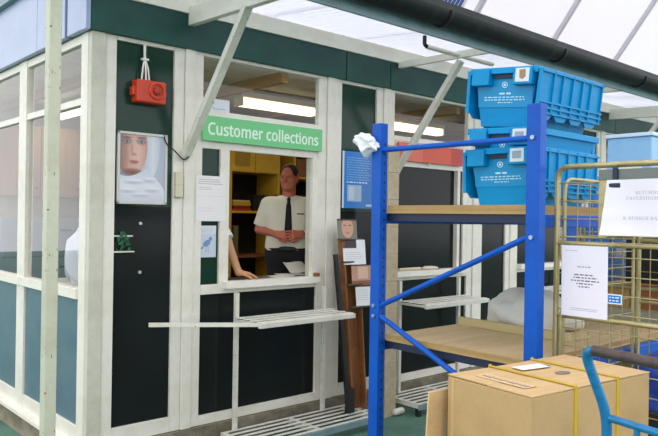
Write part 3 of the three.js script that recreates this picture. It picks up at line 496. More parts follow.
/* load inside and behind the cages */
function carton(name, label, x0, x1, y0, y1, z0, z1, m = M.card, turn = 0) {
  const t = thing(name, label, 'box', [(x0 + x1) / 2, y0, (z0 + z1) / 2], turn);
  const w = (x1 - x0) / 2, d = (z1 - z0) / 2, h = y1 - y0;
  box(t, 'body', m, -w, w, 0, h - 0.004, -d, d, 0.005); box(t, 'top_flap', m, -w, w, h - 0.004, h, -d, -0.002); box(t, 'top_flap', m, -w, w, h - 0.004, h, 0.002, d);
  return t;
}
const DY = GY + 0.2;
carton('mail_box', 'large dark carton standing in the papered roll cage', 1.05, 1.6, DY, 0.82, 2.86, 3.45, flat('#2f2c2a', 0.8));
{ const g = blob(new THREE.SphereGeometry(0.3, 32, 22), 0.5, 7, 21); const p = g.attributes.position; for (let i = 0; i < p.count; i++) if (p.getY(i) < -0.1) p.setY(i, -0.1); g.scale(0.75, 0.55, 0.85); g.computeVertexNormals(); const m = mesh('mail_sack', g, flat('#1c3f96', 0.8)); m.position.set(1.3, 0.872, 3.2); tag(m, 'dark blue cloth mail sack lying in the papered roll cage', 'sack'); }
carton('carton', 'light brown carton low in the second roll cage', 2.55, 3.15, DY, 0.74, 2.18, 2.74, M.card);
carton('carton', 'pale grey carton in the middle of the second roll cage', 2.55, 3.13, 0.74, 1.05, 2.18, 2.74, flat('#b9b4a2', 0.85));
carton('carton', 'reddish brown carton upper in the second roll cage', 2.56, 3.1, 1.05, 1.22, 2.4, 2.74, flat('#a5683e', 0.85));
carton('carton', 'dark grey carton topmost in the second roll cage', 2.56, 3.1, 1.22, 1.56, 2.36, 2.74, flat('#2c2c2e', 0.85));
carton('carton', 'tan carton beside the reddish one in the second roll cage', 2.55, 3.1, 1.05, 1.2, 2.18, 2.39, flat('#bd9a60', 0.85));
function crateStack(x, z, w, d, top, n, mat, rim, names, cat) {
  const h = (top - GY) / n;
  for (let i = 0; i < n; i++) {
    const t = thing('plastic_crate', names[i], 'crate', [x, GY + i * h, z], 0, cat);
    box(t, 'body', mat, -w / 2, w / 2, 0, h - 0.03, -d / 2, d / 2, 0.012); box(t, 'rim', rim, -w / 2 - 0.012, w / 2 + 0.012, h - 0.03, h - 0.001, -d / 2 - 0.012, d / 2 + 0.012, 0.006);
    box(t, 'label_holder', M.paper, -w / 2 - 0.004, -w / 2, h * 0.45, h * 0.62, -d * 0.3, d * 0.3);
  }
}
const ord = ['lowest', 'second', 'third', 'topmost'];
crateStack(3.5, 2.03, 0.42, 0.34, 2.27, 4, phy({ map: paintTex(rgb(140, 190, 228), rgb(112, 166, 212), 0.6, 2), roughness: 0.4 }), phy({ color: '#c4dbef', roughness: 0.4 }), ord.map((o) => o + ' pale blue crate of the stack behind the roll cages'), 'pale blue crates');
crateStack(3.02, 1.86, 0.3, 0.26, 1.93, 4, phy({ map: paintTex(rgb(30, 110, 196), rgb(20, 86, 168), 0.6, 2), roughness: 0.4 }), phy({ color: '#2d7fcd', roughness: 0.4 }), ord.map((o) => o + ' mid blue crate of the stack beyond the rack end'), 'mid blue crates');
/* ---------- front carton with yellow straps, its support, sheet, trolley ---------- */
{
  const t = thing('strapped_carton', 'large brown carton with yellow straps in front of the rack', 'box', [0.467, 0.56, 3.065], -0.11);
  const w = 0.34, d = 0.185, h = 0.485;
  box(t, 'body', M.card, -w, w, 0, h - 0.004, -d, d, 0.006);
  // domed top flaps
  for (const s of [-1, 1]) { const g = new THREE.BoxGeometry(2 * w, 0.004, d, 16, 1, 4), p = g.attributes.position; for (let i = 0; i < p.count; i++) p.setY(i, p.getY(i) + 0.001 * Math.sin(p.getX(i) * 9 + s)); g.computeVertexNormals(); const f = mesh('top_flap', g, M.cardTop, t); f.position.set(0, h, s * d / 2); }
  for (const x of [-0.115, 0.13]) { box(t, 'strap', M.strapY, x - 0.007, x + 0.007, 0, h + 0.006, d, d + 0.003); box(t, 'strap', M.strapY, x - 0.007, x + 0.007, h + 0.005, h + 0.008, -d, d + 0.003); box(t, 'strap', M.strapY, x - 0.007, x + 0.007, 0, h + 0.012, -d - 0.003, -d); }
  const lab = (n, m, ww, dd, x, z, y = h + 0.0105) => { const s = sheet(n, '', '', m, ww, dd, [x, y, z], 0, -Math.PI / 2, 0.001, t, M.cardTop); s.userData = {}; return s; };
  const la = lab('packing_label', canvasMat(128, 64, (x, ww, hh) => { x.fillStyle = '#eee9e2'; x.fillRect(0, 0, ww, hh); textLines(x, 8, 118, 14, 4, 12, 3, '#c9c0b8'); }), 0.14, 0.06, 0.0, -0.09, h + 0.007);
  la.rotation.set(-Math.PI / 2, 0, -0.1);
  const stamp = canvasMat(256, 64, (x, ww, hh) => { x.fillStyle = '#d2b284'; x.fillRect(0, 0, ww, hh); x.fillStyle = '#857a70'; for (let i = 0; i < 12; i++) x.fillRect(8 + i * 20, 12 + (i % 3) * 4, 14, 34 - (i % 3) * 6); }, 0.85);
  lab('printed_mark', stamp, 0.22, 0.06, -0.25, 0.0, h + 0.004).rotation.set(-Math.PI / 2, 0, Math.PI / 2);
  for (const [x, z] of [[0.03, 0.03], [0.06, -0.08]]) { const c = mesh('handle_mark', new THREE.CylinderGeometry(0.035, 0.035, 0.0012, 20), flat('#7d7062', 0.85), t); c.scale.z = 0.6; c.position.set(x, h + 0.005, z); }
  const pc = canvasMat(128, 256, (x, ww, hh) => { x.fillStyle = '#d8d2ca'; x.fillRect(0, 0, ww, hh); x.fillStyle = '#efeae6'; x.fillRect(16, 20, 96, 200); });
  box(t, 'side_tape', flat('#c6a46e', 0.5), -w - 0.001, -w, 0.0, h - 0.01, -0.165, -0.15);
  box(scene, 'support_carton', M.card, 0.16, 0.78, GY, 0.56, 2.9, 3.23, 0.006).userData = { label: 'plain brown carton under the strapped one', category: 'box' };
  const f = bar(scene, 'cardboard_sheet', std({ map: woodTex(rgb(222, 190, 144), rgb(196, 160, 112), 1, 4, 20), roughness: 0.85 }), V(0.11, GY, 2.77), V(0.135, 0.985, 2.815), 0.11, 0.006, V(0, 0, 1)); tag(f, 'pale cardboard strip leaning behind the strapped carton', 'cardboard');
}
{
  const t = thing('platform_trolley', 'blue steel trolley with worn tubular push handle', 'trolley', [0, 0, 0]);
  const A = V(0.135, 0.12, 3.44), K = V(0.116, 1.042, 3.452), T = V(0.06, 1.235, 3.405);
  const dir = V(-0.13, 0.0, 0.62).normalize().multiplyScalar(0.62), B = (p) => p.clone().add(dir);
  const up = [A, K, T]; const pts = [A, K, T, B(T), B(K), B(A)];
  mesh('handle_frame', pipeGeo(pts, 0.05, 0.0145, 12), M.trolley, t);
  const q1 = T.clone().addScaledVector(dir, 0.06), q2 = T.clone().addScaledVector(dir, 0.92);
  rod(t, 'worn_grip', M.worn, q1, q2, 0.0153, 12);
  rod(t, 'cross_bar', M.trolley, V(0.116, 1.035, 3.452), B(V(0.116, 1.035, 3.452)), 0.011, 12);
  rod(t, 'cross_bar', M.trolley, V(0.125, 0.6, 3.446), B(V(0.125, 0.6, 3.446)), 0.011, 12);
  for (const k of [0.16, 0.5, 0.84]) rod(t, 'spindle', M.trolley, A.clone().addScaledVector(dir, k), V(0.116, 1.035, 3.452).addScaledVector(dir, k), 0.009, 10);
  const d = box(t, 'deck', M.trolley, -0.02, 0.95, -0.02, 0.02, -0.3, 0.34, 0.008); d.position.set(0.56, 0.1, 3.85); d.rotation.y = -0.2;
  for (const [x, z] of [[0.2, 3.55], [0.15, 4.0], [0.95, 3.7], [0.9, 4.15]]) { const c = mesh('wheel', new THREE.CylinderGeometry(0.09, 0.09, 0.035, 18), M.dark, t); c.rotation.x = Math.PI / 2; c.position.set(x, GY + 0.09, z); box(t, 'wheel_fork', M.trolley, x - 0.03, x + 0.03, GY + 0.1, 0.1, z - 0.025, z + 0.025); }
}

/* ---------- kiosk interior ---------- */
const lampColor = new THREE.Color().setRGB(1, 0.8, 0.46);
function lamp(x, y, z, len, along, label) {
  const t = thing('fluorescent_light', label, 'light', [x, y, z], along === 'x' ? 0 : Math.PI / 2, 'kiosk fluorescent lights');
  box(t, 'housing', flat('#d8cfb0', 0.5), -len / 2 - 0.02, len / 2 + 0.02, 0.045, 0.1, -0.07, 0.07, 0.006);
  const gl = std({ color: '#fff6dc', emissive: new THREE.Color().setRGB(1, 0.9, 0.66), emissiveIntensity: 2.2, roughness: 0.5 });
  const d = mesh('diffuser', boxGeo(len, 0.075, 0.12, 0.02), gl, t); d.position.y = 0.005;
  for (const s of [-1, 1]) box(t, 'end_cap', flat('#cbb98a', 0.5), s * (len / 2 + 0.006) - 0.008, s * (len / 2 + 0.006) + 0.008, -0.035, 0.06, -0.066, 0.066);
  for (const s of [-1, 1]) rod(t, 'hanger', flat('#c8c0a0'), V(s * len * 0.35, 0.09, 0), V(s * len * 0.35, CY - y, 0), 0.006);
  const l = new THREE.RectAreaLight(lampColor, 15, len, 0.12); l.position.set(0, -0.045, 0); l.rotation.x = -Math.PI / 2; t.add(l);
}
lamp(2.27, 2.665, -0.97, 0.9, 'x', 'fluorescent light seen through the glass above the green board');
lamp(4.35, 2.665, -1.05, 0.98, 'x', 'fluorescent light seen through the glass above the red board');
lamp(0.98, 2.665, -2.7, 1.1, 'z', 'fluorescent light seen through the side wall glazing');
{ // counter inside the hatch
  const t = thing('counter', 'dark counter behind the hatch sill', 'counter'); box(t, 'counter_top', flat('#2a2622', 0.5), 1.16, 4.2, 1.06, 1.1, -0.36, -0.085, 0.006); box(t, 'counter_front', M.dark, 1.16, 4.2, FY, 1.06, -0.13, -0.09); for (const x of [1.2, 2.4, 4.12]) box(t, 'counter_leg', M.dark, x, x + 0.05, FY, 1.06, -0.35, -0.3);
}
{ // shelving wall behind the clerk
  const t = thing('shelf_unit', 'tall yellow shelf unit with dark bays behind the clerk', 'shelf unit', [0, 0, -1.98]);
  const d0 = -0.42;
  box(t, 'back_panel', flat('#221c15', 0.9), 1.5, 3.9, FY, 2.62, d0 - 0.02, d0);
  for (const x of [1.5, 2.4, 3.06, 3.3, 3.88]) box(t, 'side_panel', M.yellow, x, x + 0.03, FY, 2.62, d0, 0, 0.003);
  for (const [y, a, b] of [[2.6, 1.5, 3.9], [1.64, 1.5, 3.08], [1.14, 1.5, 3.08], [0.6, 1.5, 3.9], [2.06, 3.3, 3.9], [1.6, 3.3, 3.9], [1.2, 3.3, 3.9]]) box(t, 'shelf', y === 1.14 ? M.wood : M.yellow, a, b, y, y + 0.025, d0, 0, 0.003);
  for (const [a, b] of [[2.43, 2.73], [2.74, 3.06]]) box(t, 'cupboard_door', M.yellow, a, b, 2.11, 2.6, -0.02, 0.004, 0.004);
  box(t, 'cupboard_floor', M.yellow, 2.43, 3.06, 2.1, 2.125, d0, 0);
  box(t, 'vent_panel', flat('#a8842a', 0.7), 2.46, 2.66, 2.16, 2.34, 0.004, 0.008);
}
{
  const P = (name, label, c, x0, x1, y0, y1) => { carton(name, label, x0, x1, y0, y1, -2.28, -1.99, flat(c, 0.8)); };
  P('parcel', 'yellow parcel stacked on the shelf beside the clerk', '#c89a28', 2.45, 2.69, 1.722, 1.765);
  P('parcel', 'red parcel under the yellow one on the shelf', '#b02a1a', 2.44, 2.70, 1.665, 1.69); P('parcel', 'dark red flat parcel between the red and yellow ones', '#7c2a1c', 2.46, 2.68, 1.69, 1.722);
  P('parcel', 'pale flat parcel topmost of the small shelf stack', '#cdb98a', 2.45, 2.68, 1.765, 1.785);
  P('parcel', 'black bundle filling the shelf bay behind the clerk', '#141414', 2.73, 3.03, 1.665, 1.85);
  P('parcel', 'olive upright file on the lower shelf bay', '#6a6440', 2.47, 2.53, 1.165, 1.5);
  P('parcel', 'brown parcel on the far bay high shelf', '#8a5a3c', 3.35, 3.6, 2.085, 2.3); P('parcel', 'grey parcel on the far bay middle shelf', '#7c7a72', 3.4, 3.7, 1.625, 1.85); P('parcel', 'red carton on the far bay top right', '#a83a24', 3.65, 3.86, 2.085, 2.45);
}
{ // papers on the counter and on the second sill
  const mk = (l, x, y, z, w, h, ry, c = '#dedad0') => { const m = mesh('paper', boxGeo(w, 0.004, h), flat(c, 0.9)); m.position.set(x, y, z); m.rotation.y = ry; tag(m, l, 'paper'); };
  mk('white paper lying flat on the hatch counter', 1.72, 1.104, -0.2, 0.26, 0.16, 0.3); mk('second white paper overlapping on the hatch counter', 1.9, 1.109, -0.26, 0.24, 0.16, -0.3); mk('dark pen tray paper at the edge of the counter', 1.58, 1.104, -0.2, 0.1, 0.08, 0.1, '#8a867c');
  const g = new THREE.PlaneGeometry(0.22, 0.14, 8, 6), p = g.attributes.position; for (let i = 0; i < p.count; i++) p.setZ(i, 0.02 * Math.sin(p.getX(i) * 16)); g.computeVertexNormals(); const m = mesh('paper', g, std({ color: '#dedad0', roughness: 0.9, side: THREE.DoubleSide })); m.rotation.set(-0.9, 0.2, 0); m.position.set(1.98, 1.165, -0.28); tag(m, 'curled white paper propped beside the hatch jamb', 'paper');
  const r = mesh('paper_roll', new THREE.CylinderGeometry(0.014, 0.016, 0.3, 10), flat('#d2c6a8', 0.9)); r.rotation.z = Math.PI / 2; r.position.set(3.12, 1.126, 0.02); tag(r, 'rolled paper lying on the second window sill', 'paper');
  const s = mesh('paper', blob(new THREE.SphereGeometry(0.07, 16, 12), 0.5, 20, 5).scale(1.6, 0.25, 0.5), flat('#d8d0bc', 0.9)); s.position.set(3.42, 1.126, 0.012); tag(s, 'crumpled paper on the second window sill', 'paper');
}
{ const m = box(scene, 'wooden_wedge', M.wood, 1.925, 1.965, 1.112, 1.14, 0.008, 0.05, 0.004); tag(m, 'small brown wooden wedge at the end of the hatch sill', 'wedge'); }
{ // white bundle seen through the side glazing, on a table
  const t = thing('side_table', 'pale table inside the side glazing', 'table', [0.62, FY, -1.5]); box(t, 'table_top', M.white, -0.4, 0.3, 0.66, 0.7, -0.6, 0.7, 0.006); for (const x of [-0.36, 0.26]) for (const z of [-0.55, 0.64]) box(t, 'leg', M.white, x - 0.02, x + 0.02, 0, 0.66, z - 0.02, z + 0.02);
  const add = (l, x, y, z, sx, sy, sz, s, c) => { const g = blob(new THREE.SphereGeometry(0.2, 26, 20), 0.45, 8, s); const p = g.attributes.position; for (let i = 0; i < p.count; i++) if (p.getY(i) < -0.15) p.setY(i, -0.15); g.scale(sx, sy, sz); g.computeVertexNormals(); const m = mesh('laundry_sack', g, flat(c, 0.8)); m.position.set(x, y + 0.15 * sy, z); tag(m, l, 'sack'); };
  add('tall white sack standing on the table inside side glazing', 0.52, 1.0, -1.3, 0.75, 1.45, 0.75, 4, '#e3e8f2'); add('blue grey sack behind the tall white one in side glazing', 0.72, 1.0, -1.75, 0.9, 1.2, 0.9, 9, '#aeb9cc');
  const u = thing('wall_cupboard', 'brown wooden wall cupboard seen through the side glazing', 'cupboard', [1.3, 1.78, -3.52]);
  const oak = std({ map: woodTex(rgb(156, 124, 84), rgb(112, 84, 52), 1, 30, 2), roughness: 0.6 });
  box(u, 'carcass', oak, -0.9, 0.9, 0, 0.78, -0.17, 0.14, 0.004);
  for (let i = 0; i < 4; i++) { const d = box(u, 'door', oak, -0.895 + i * 0.45, -0.455 + i * 0.45, 0.01, 0.77, 0.142, 0.16, 0.004); box(d, 'knob', M.dark, 0.17, 0.19, -0.3, -0.28, 0.009, 0.03, 0.003); }
  const k = thing('filing_cabinet', 'blue grey steel cabinet below the wooden wall cupboard', 'cabinet', [1.3, FY, -3.42]);
  const st = phy({ color: '#76879a', roughness: 0.45 });
  box(k, 'body', st, -0.9, 0.9, 0, 1.25, -0.26, 0.2, 0.006); for (let i = 0; i < 4; i++) for (let j = 0; j < 3; j++) { const d = box(k, 'drawer', st, -0.88 + i * 0.44, -0.46 + i * 0.44, 0.04 + j * 0.4, 0.42 + j * 0.4, 0.2, 0.218, 0.004); box(d, 'handle', M.dark, -0.06, 0.06, 0.08, 0.1, 0.009, 0.025, 0.003); }
}

/* ---------- people ---------- */
const P3 = (a) => V(...a);
function capD(p, a, b, ra, rb) { const bx = b.x - a.x, by = b.y - a.y, bz = b.z - a.z, px = p.x - a.x, py = p.y - a.y, pz = p.z - a.z; const t = Math.max(0, Math.min(1, (px * bx + py * by + pz * bz) / (bx * bx + by * by + bz * bz + 1e-9))); return Math.hypot(px - bx * t, py - by * t, pz - bz * t) - (ra + (rb - ra) * t); }
const smin = (a, b, k) => { const h = Math.max(k - Math.abs(a - b), 0) / k; return Math.min(a, b) - h * h * k * 0.25; };
function ell(p, c, r) { const x = (p.x - c.x) / r.x, y = (p.y - c.y) / r.y, z = (p.z - c.z) / r.z, k = Math.hypot(x, y, z); return (k - 1) * Math.min(r.x, r.y, r.z); }
function field(fn, c, half, res) {
  const mc = new MarchingCubes(res, new THREE.MeshBasicMaterial(), false, false, 120000); mc.isolation = 0;
  const hs = res / 2, p = V();
  for (let k = 0; k < res; k++) for (let j = 0; j < res; j++) for (let i = 0; i < res; i++) { p.set(c.x + half * (i - hs) / hs, c.y + half * (j - hs) / hs, c.z + half * (k - hs) / hs); mc.field[i + j * res + k * res * res] = -fn(p); }
  mc.update();
  const n = mc.count, pos = new Float32Array(n * 3), nor = new Float32Array(n * 3), e = 0.002, q = V();
  for (let i = 0; i < n; i++) {
    p.set(c.x + half * mc.positionArray[i * 3], c.y + half * mc.positionArray[i * 3 + 1], c.z + half * mc.positionArray[i * 3 + 2]);
    const d = fn(p), gx = fn(q.set(p.x + e, p.y, p.z)) - d, gy = fn(q.set(p.x, p.y + e, p.z)) - d, gz = fn(q.set(p.x, p.y, p.z + e)) - d, l = Math.hypot(gx, gy, gz) || 1;
    pos.set([p.x, p.y, p.z], i * 3); nor.set([gx / l, gy / l, gz / l], i * 3);
  }
  const g = new THREE.BufferGeometry(); g.setAttribute('position', new THREE.BufferAttribute(pos, 3)); g.setAttribute('normal', new THREE.BufferAttribute(nor, 3)); g.setAttribute('uv', new THREE.BufferAttribute(new Float32Array(n * 2).map((_, i) => pos[(i >> 1) * 3 + (i & 1)] * 1), 2)); return g;
}
/* hand: wrist w, direction d of the fingers, palm normal n (out of the palm), side s = +1 when the thumb leaves towards d x n */
function handFn(w, d, n, s, curl) {
  d = d.clone().normalize(); n = n.clone().addScaledVector(d, -n.dot(d)).normalize(); const t = new THREE.Vector3().crossVectors(d, n).multiplyScalar(s);
  const at = (a, b, c) => w.clone().addScaledVector(d, a).addScaledVector(t, b).addScaledVector(n, c);
  const palm = [[at(0.0, 0.012, 0), at(0.085, 0.026, 0), 0.02, 0.015], [at(0.0, -0.01, 0), at(0.08, -0.026, 0), 0.02, 0.014], [at(0.01, 0, 0), at(0.085, 0, 0), 0.02, 0.015]];
  const chains = [], L = [[0.04, 0.024, 0.02], [0.044, 0.028, 0.021], [0.041, 0.026, 0.02], [0.032, 0.02, 0.018]];
  L.forEach((l, i) => { const off = 0.033 - i * 0.022; let p = at(0.082 - Math.abs(i - 1.2) * 0.005, off, 0), ang = 0; const ch = [p]; l.forEach((q, j) => { ang += curl * (j ? 1.1 : 0.7) + i * 0.04; p = p.clone().addScaledVector(d, Math.cos(ang) * q).addScaledVector(n, Math.sin(ang) * q).addScaledVector(t, (1.3 - i) * 0.002); ch.push(p); }); chains.push(ch); });
  const th = [at(0.018, 0.022, 0.004), at(0.05, 0.048, 0.014), at(0.078, 0.056, 0.026), at(0.1, 0.052, 0.036)];
  return (p) => {
    let x = 1; for (const [a, b, r0, r1] of palm) x = smin(x, capD(p, a, b, r0, r1), 0.012);
    for (const ch of chains) { let f = 1; for (let j = 0; j < 3; j++) f = Math.min(f, capD(p, ch[j], ch[j + 1], 0.0092 - j * 0.0009, 0.0086 - j * 0.0009)); x = smin(x, f, 0.005); }
    let f = 1; for (let j = 0; j < 3; j++) f = smin(f, capD(p, th[j], th[j + 1], 0.0125 - j * 0.0015, 0.011 - j * 0.0015), 0.004); return smin(x, f, 0.008);
  };
}
function person(label, pos, turn, J, mats, o) {
  const t = thing('person', label, 'person', pos, turn);
  const S = [P3(J.shL), P3(J.shR)], E = [P3(J.elL), P3(J.elR)], Wr = [P3(J.wrL), P3(J.wrR)];
  const hd = P3(J.head), hy = J.headYaw, c = Math.cos(hy), s = Math.sin(hy);
  const toHead = (p, q) => { const x = p.x - hd.x, z = p.z - hd.z; return q.set(x * c - z * s, p.y - hd.y, x * s + z * c); };
  const torso = (p, e) => { let d = capD(p, V(-0.1, 1.3, 0), V(0.1, 1.3, 0), 0.115 + e, 0.115 + e); d = smin(d, capD(p, V(-0.14, 1.415, -0.015), V(0.14, 1.415, -0.015), 0.062 + e, 0.062 + e), 0.1); d = smin(d, capD(p, V(-0.065, 1.09, 0.025), V(0.065, 1.09, 0.025), 0.122 + e, 0.122 + e), 0.12); d = smin(d, capD(p, V(-0.08, 0.95, 0), V(0.08, 0.95, 0), 0.108 + e, 0.108 + e), 0.1); return d; };
  const legs = (p, e) => { let d = 1; for (const k of [-1, 1]) { d = Math.min(d, smin(capD(p, V(k * 0.09, 0.92, 0), V(k * 0.1, 0.5, 0.015), 0.088 + e, 0.06 + e), capD(p, V(k * 0.1, 0.5, 0.015), V(k * 0.1, 0.07, -0.02), 0.06 + e, 0.042 + e), 0.04)); } return d; };
  const q = V();
  const bodyFn = (p) => { let d = torso(p, 0); d = smin(d, legs(p, 0), 0.06); d = smin(d, capD(p, V(0, 1.42, -0.015), V(hd.x * 0.7, hd.y - 0.08, hd.z - 0.01), 0.062, 0.056), 0.04); for (let k = 0; k < 2; k++) { d = smin(d, capD(p, S[k], E[k], 0.054, 0.043), 0.05); d = smin(d, capD(p, E[k], Wr[k], 0.042, 0.027), 0.012); d = Math.min(d, 9); } for (const k of [-1, 1]) d = smin(d, capD(p, V(k * 0.1, 0.05, -0.04), V(k * 0.13, 0.035, 0.15), 0.045, 0.034), 0.03); return d; };
  const headFn = (p) => {
    toHead(p, q); const r = q.clone();
    let d = ell(r, V(0, 0.025, -0.012), V(0.076, 0.098, 0.096)); d = smin(d, capD(r, V(0, -0.03, 0.03), V(0, -0.088, 0.052), 0.058, 0.03), 0.05); d = smin(d, capD(r, V(-0.045, -0.03, 0.015), V(-0.03, -0.075, 0.04), 0.03, 0.025), 0.03); d = smin(d, capD(r, V(0.045, -0.03, 0.015), V(0.03, -0.075, 0.04), 0.03, 0.025), 0.03);
    for (const k of [-1, 1]) { d = -smin(-d, Math.hypot((r.x - k * 0.032) * 0.8, r.y - 0.004, r.z - 0.1) - 0.016, 0.015); d = smin(d, capD(r, V(k * 0.012, 0.026, 0.086), V(k * 0.05, 0.024, 0.07), 0.008, 0.007), 0.012); d = smin(d, ell(r, V(k * 0.078, -0.005, -0.012), V(0.011, 0.033, 0.02)), 0.008); d = smin(d, ell(r, V(k * 0.04, -0.025, 0.06), V(0.025, 0.02, 0.02)), 0.02); }
    d = smin(d, capD(r, V(0, 0.015, 0.088), V(0, -0.026, 0.108), 0.009, 0.0135), 0.012); d = smin(d, capD(r, V(-0.012, -0.03, 0.095), V(0.012, -0.03, 0.095), 0.008, 0.008), 0.008);
    d = smin(d, capD(r, V(-0.018, -0.054, 0.083), V(0.018, -0.054, 0.083), 0.006, 0.006), 0.006); d = smin(d, capD(r, V(-0.015, -0.066, 0.08), V(0.015, -0.066, 0.08), 0.007, 0.007), 0.006);
    d = smin(d, capD(p, V(hd.x, hd.y - 0.05, hd.z - 0.02), V(hd.x * 0.8, hd.y - 0.16, hd.z - 0.02), 0.056, 0.058), 0.03); return d;
  };
  const parts = [field(bodyFn, V(0, 0.86, 0.05), 0.9, 120), field(headFn, V(hd.x, hd.y - 0.02, hd.z), 0.16, 90)];
  for (let k = 0; k < 2; k++) { const h = o.hands[k], fn = handFn(Wr[k], P3(h.d), P3(h.n), h.s, h.curl), w = Wr[k], fore = E[k].clone().lerp(w, 0.7); parts.push(field((p) => smin(fn(p), capD(p, fore, w, 0.031, 0.026), 0.02), w.clone().addScaledVector(P3(h.d).normalize(), 0.07), 0.14, 90)); }
  mesh('body', mergeGeometries(parts), mats.skin, t);
  // shirt: torso and short sleeves, cut clean at collar, hem and cuffs
  const cut = o.sleeve;
  const shirtFn = (p) => { let d = torso(p, 0.014); d = Math.max(d, 1.0 - p.y); for (let k = 0; k < 2; k++) { const a = S[k], b = E[k], ax = b.clone().sub(a), l = ax.length(); ax.normalize(); const along = (p.x - a.x) * ax.x + (p.y - a.y) * ax.y + (p.z - a.z) * ax.z; d = smin(d, Math.max(capD(p, a, b, 0.07, 0.068), along - l * cut), 0.03); } d = smin(d, Math.max(capD(p, V(0, 1.4, -0.015), V(0, 1.52, 0.0), 0.085, 0.068), p.y - (1.492 - (p.z > 0.02 ? (p.z - 0.02) * 0.5 : 0))), 0.03); d += 0.003 * Math.sin(p.y * 34 + p.x * 26) * Math.max(0, 1.25 - p.y) * 3; return d; };
  const sh = mesh('shirt', field(shirtFn, V(0, 1.24, 0.02), 0.42, 100), mats.shirt, t);
  mesh('trousers', field((p) => Math.max(smin(smin(torso(p, 0.016), legs(p, 0.018), 0.04), 9, 0.01), p.y - 1.03, 0.055 - p.y), V(0, 0.55, 0), 0.56, 90), M.trousers, t);
  for (const k of [-1, 1]) mesh('shoe', field((p) => Math.max(capD(p, V(k * 0.1, 0.055, -0.045), V(k * 0.13, 0.04, 0.165), 0.054, 0.04), -p.y), V(k * 0.115, 0.06, 0.06), 0.2, 40), M.black, t);
  const hairFn = (p) => { toHead(p, q); let d = ell(q, V(0, 0.03, -0.016), V(0.082, 0.104, 0.102)); return Math.max(d, -(q.y - 0.01 + Math.max(-0.05, Math.min(0.06, (0.02 - q.z) * -1.1))), (q.z - 0.055)); };
  mesh('hair', field(hairFn, V(hd.x, hd.y + 0.02, hd.z), 0.15, 70), mats.hair, t);
  for (const k of [-1, 1]) { const e = V(k * 0.032, 0.004, 0.077), ex = e.x * c + e.z * s, ez = -e.x * s + e.z * c; const m = mesh('eye', new THREE.SphereGeometry(0.011, 12, 8), flat('#8d7468', 0.4), t); m.position.set(hd.x + ex, hd.y + e.y, hd.z + ez); const ir = mesh('iris', new THREE.SphereGeometry(0.006, 10, 8), flat('#2a1c14', 0.3), m); ir.position.set(0.0075 * s, 0, 0.0075 * c); }
  if (o.uniform) {
    const front = (x, y) => { let z = 0.25; for (let i = 0; i < 80 && shirtFn(V(x, y, z)) > 0; i++) z -= 0.003; return z; };
    const tp = [], ti = [], rows = 14; for (let i = 0; i <= rows; i++) { const y = 1.455 - 0.37 * i / rows, hw = i === 0 ? 0.014 : i === 1 ? 0.016 : i < rows - 1 ? 0.02 + 0.02 * i / rows : i === rows - 1 ? 0.034 : 0.002; const z = Math.max(front(-hw, y), front(hw, y), front(0, y)) + 0.004; tp.push([-hw, y, z], [0, y, z + 0.006], [hw, y, z], [hw, y, z - 0.004], [-hw, y, z - 0.004]); }
    for (let i = 0; i < rows; i++) for (let j = 0; j < 5; j++) { const a = i * 5 + j, b = i * 5 + (j + 1) % 5; ti.push(a, a + 5, b, b, a + 5, b + 5); }
    const tg = new THREE.BufferGeometry(); tg.setAttribute('position', new THREE.Float32BufferAttribute(tp.flat(), 3)); tg.setIndex(ti); tg.computeVertexNormals(); mesh('tie', tg, M.trousers, t);
    const kn = mesh('tie_knot', new THREE.SphereGeometry(0.02, 10, 8), M.trousers, t); kn.position.set(0, 1.462, front(0, 1.46) + 0.006); kn.scale.set(0.9, 1.1, 0.7);
    for (const k of [-1, 1]) {
      const e = mesh('epaulette', boxGeo(0.11, 0.012, 0.055, 0.005), M.black, t); e.position.set(k * 0.155, 1.489, -0.015); e.rotation.z = -k * 0.22;
      const cg = new THREE.BufferGeometry(); const z = front(k * 0.03, 1.46); cg.setAttribute('position', new THREE.Float32BufferAttribute([k * 0.005, 1.478, z + 0.016, k * 0.05, 1.425, z + 0.006, k * 0.072, 1.48, z - 0.02, k * 0.05, 1.5, z - 0.03], 3)); cg.setIndex([0, 1, 2, 0, 2, 3]); cg.computeVertexNormals(); mesh('collar', cg, std({ color: '#ddd8c6', roughness: 0.85, side: THREE.DoubleSide }), sh);
    }
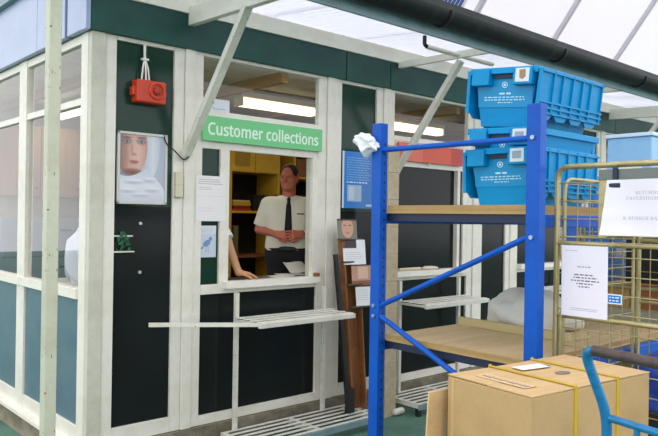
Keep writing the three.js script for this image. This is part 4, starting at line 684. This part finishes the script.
    const bz = front(0.1, 1.33); box(t, 'name_badge', M.black, 0.075, 0.14, 1.327, 1.337, bz - 0.01, bz + 0.006); box(sh, 'pocket', M.shirt, 0.07, 0.145, 1.24, 1.325, bz - 0.02, bz + 0.001, 0.003);
    const wt = mesh('watch', new THREE.TorusGeometry(0.031, 0.007, 8, 20), flat('#e0dccc', 0.25, { metalness: 0.6 }), t); const ax = Wr[0].clone().sub(E[0]).normalize(); wt.position.copy(E[0]).lerp(Wr[0], 0.9); wt.quaternion.setFromUnitVectors(V(0, 0, 1), ax);
    const bl = mesh('belt', new THREE.TorusGeometry(0.165, 0.016, 8, 30), M.black, t); bl.rotation.x = Math.PI / 2; bl.scale.set(1.12, 0.85, 1.6); bl.position.set(0, 1.02, 0.015);
  }
  return t;
}
person('clerk in white short sleeved shirt and dark tie behind the hatch', [2.085, FY, -0.535], -0.68,
  { shL: [0.19, 1.415, -0.015], shR: [-0.19, 1.415, -0.015], elL: [0.265, 1.185, -0.03], elR: [-0.265, 1.185, -0.03], wrL: [0.115, 1.155, 0.195], wrR: [-0.105, 1.15, 0.2], head: [0.0, 1.655, 0.035], headYaw: -0.35 },
  { skin: M.skin, shirt: M.shirt, hair: M.hair },
  { uniform: true, sleeve: 0.86, hands: [{ d: [-0.75, -0.05, 0.5], n: [-0.3, -0.3, -0.9], s: 1, curl: 0.55 }, { d: [0.75, -0.05, 0.5], n: [0.3, -0.3, -0.9], s: -1, curl: 0.55 }] });
person('person in white sleeve resting one hand on the hatch sill', [0.93, FY, -0.37], 0.0,
  { shL: [0.185, 1.38, -0.01], shR: [-0.19, 1.415, -0.015], elL: [0.25, 1.10, 0.205], elR: [-0.25, 1.12, -0.03], wrL: [0.3, 0.865, 0.3], wrR: [-0.22, 0.88, 0.12], head: [0.0, 1.655, 0.03], headYaw: 0.2 },
  { skin: M.skinB, shirt: flat('#e2e2de', 0.85), hair: M.hair },
  { uniform: false, sleeve: 0.95, hands: [{ d: [0.95, -0.16, 0.12], n: [0, -1, 0], s: -1, curl: 0.22 }, { d: [0.1, -1, 0.2], n: [1, 0, 0], s: 1, curl: 0.4 }] });

renderer.render(scene, camera);
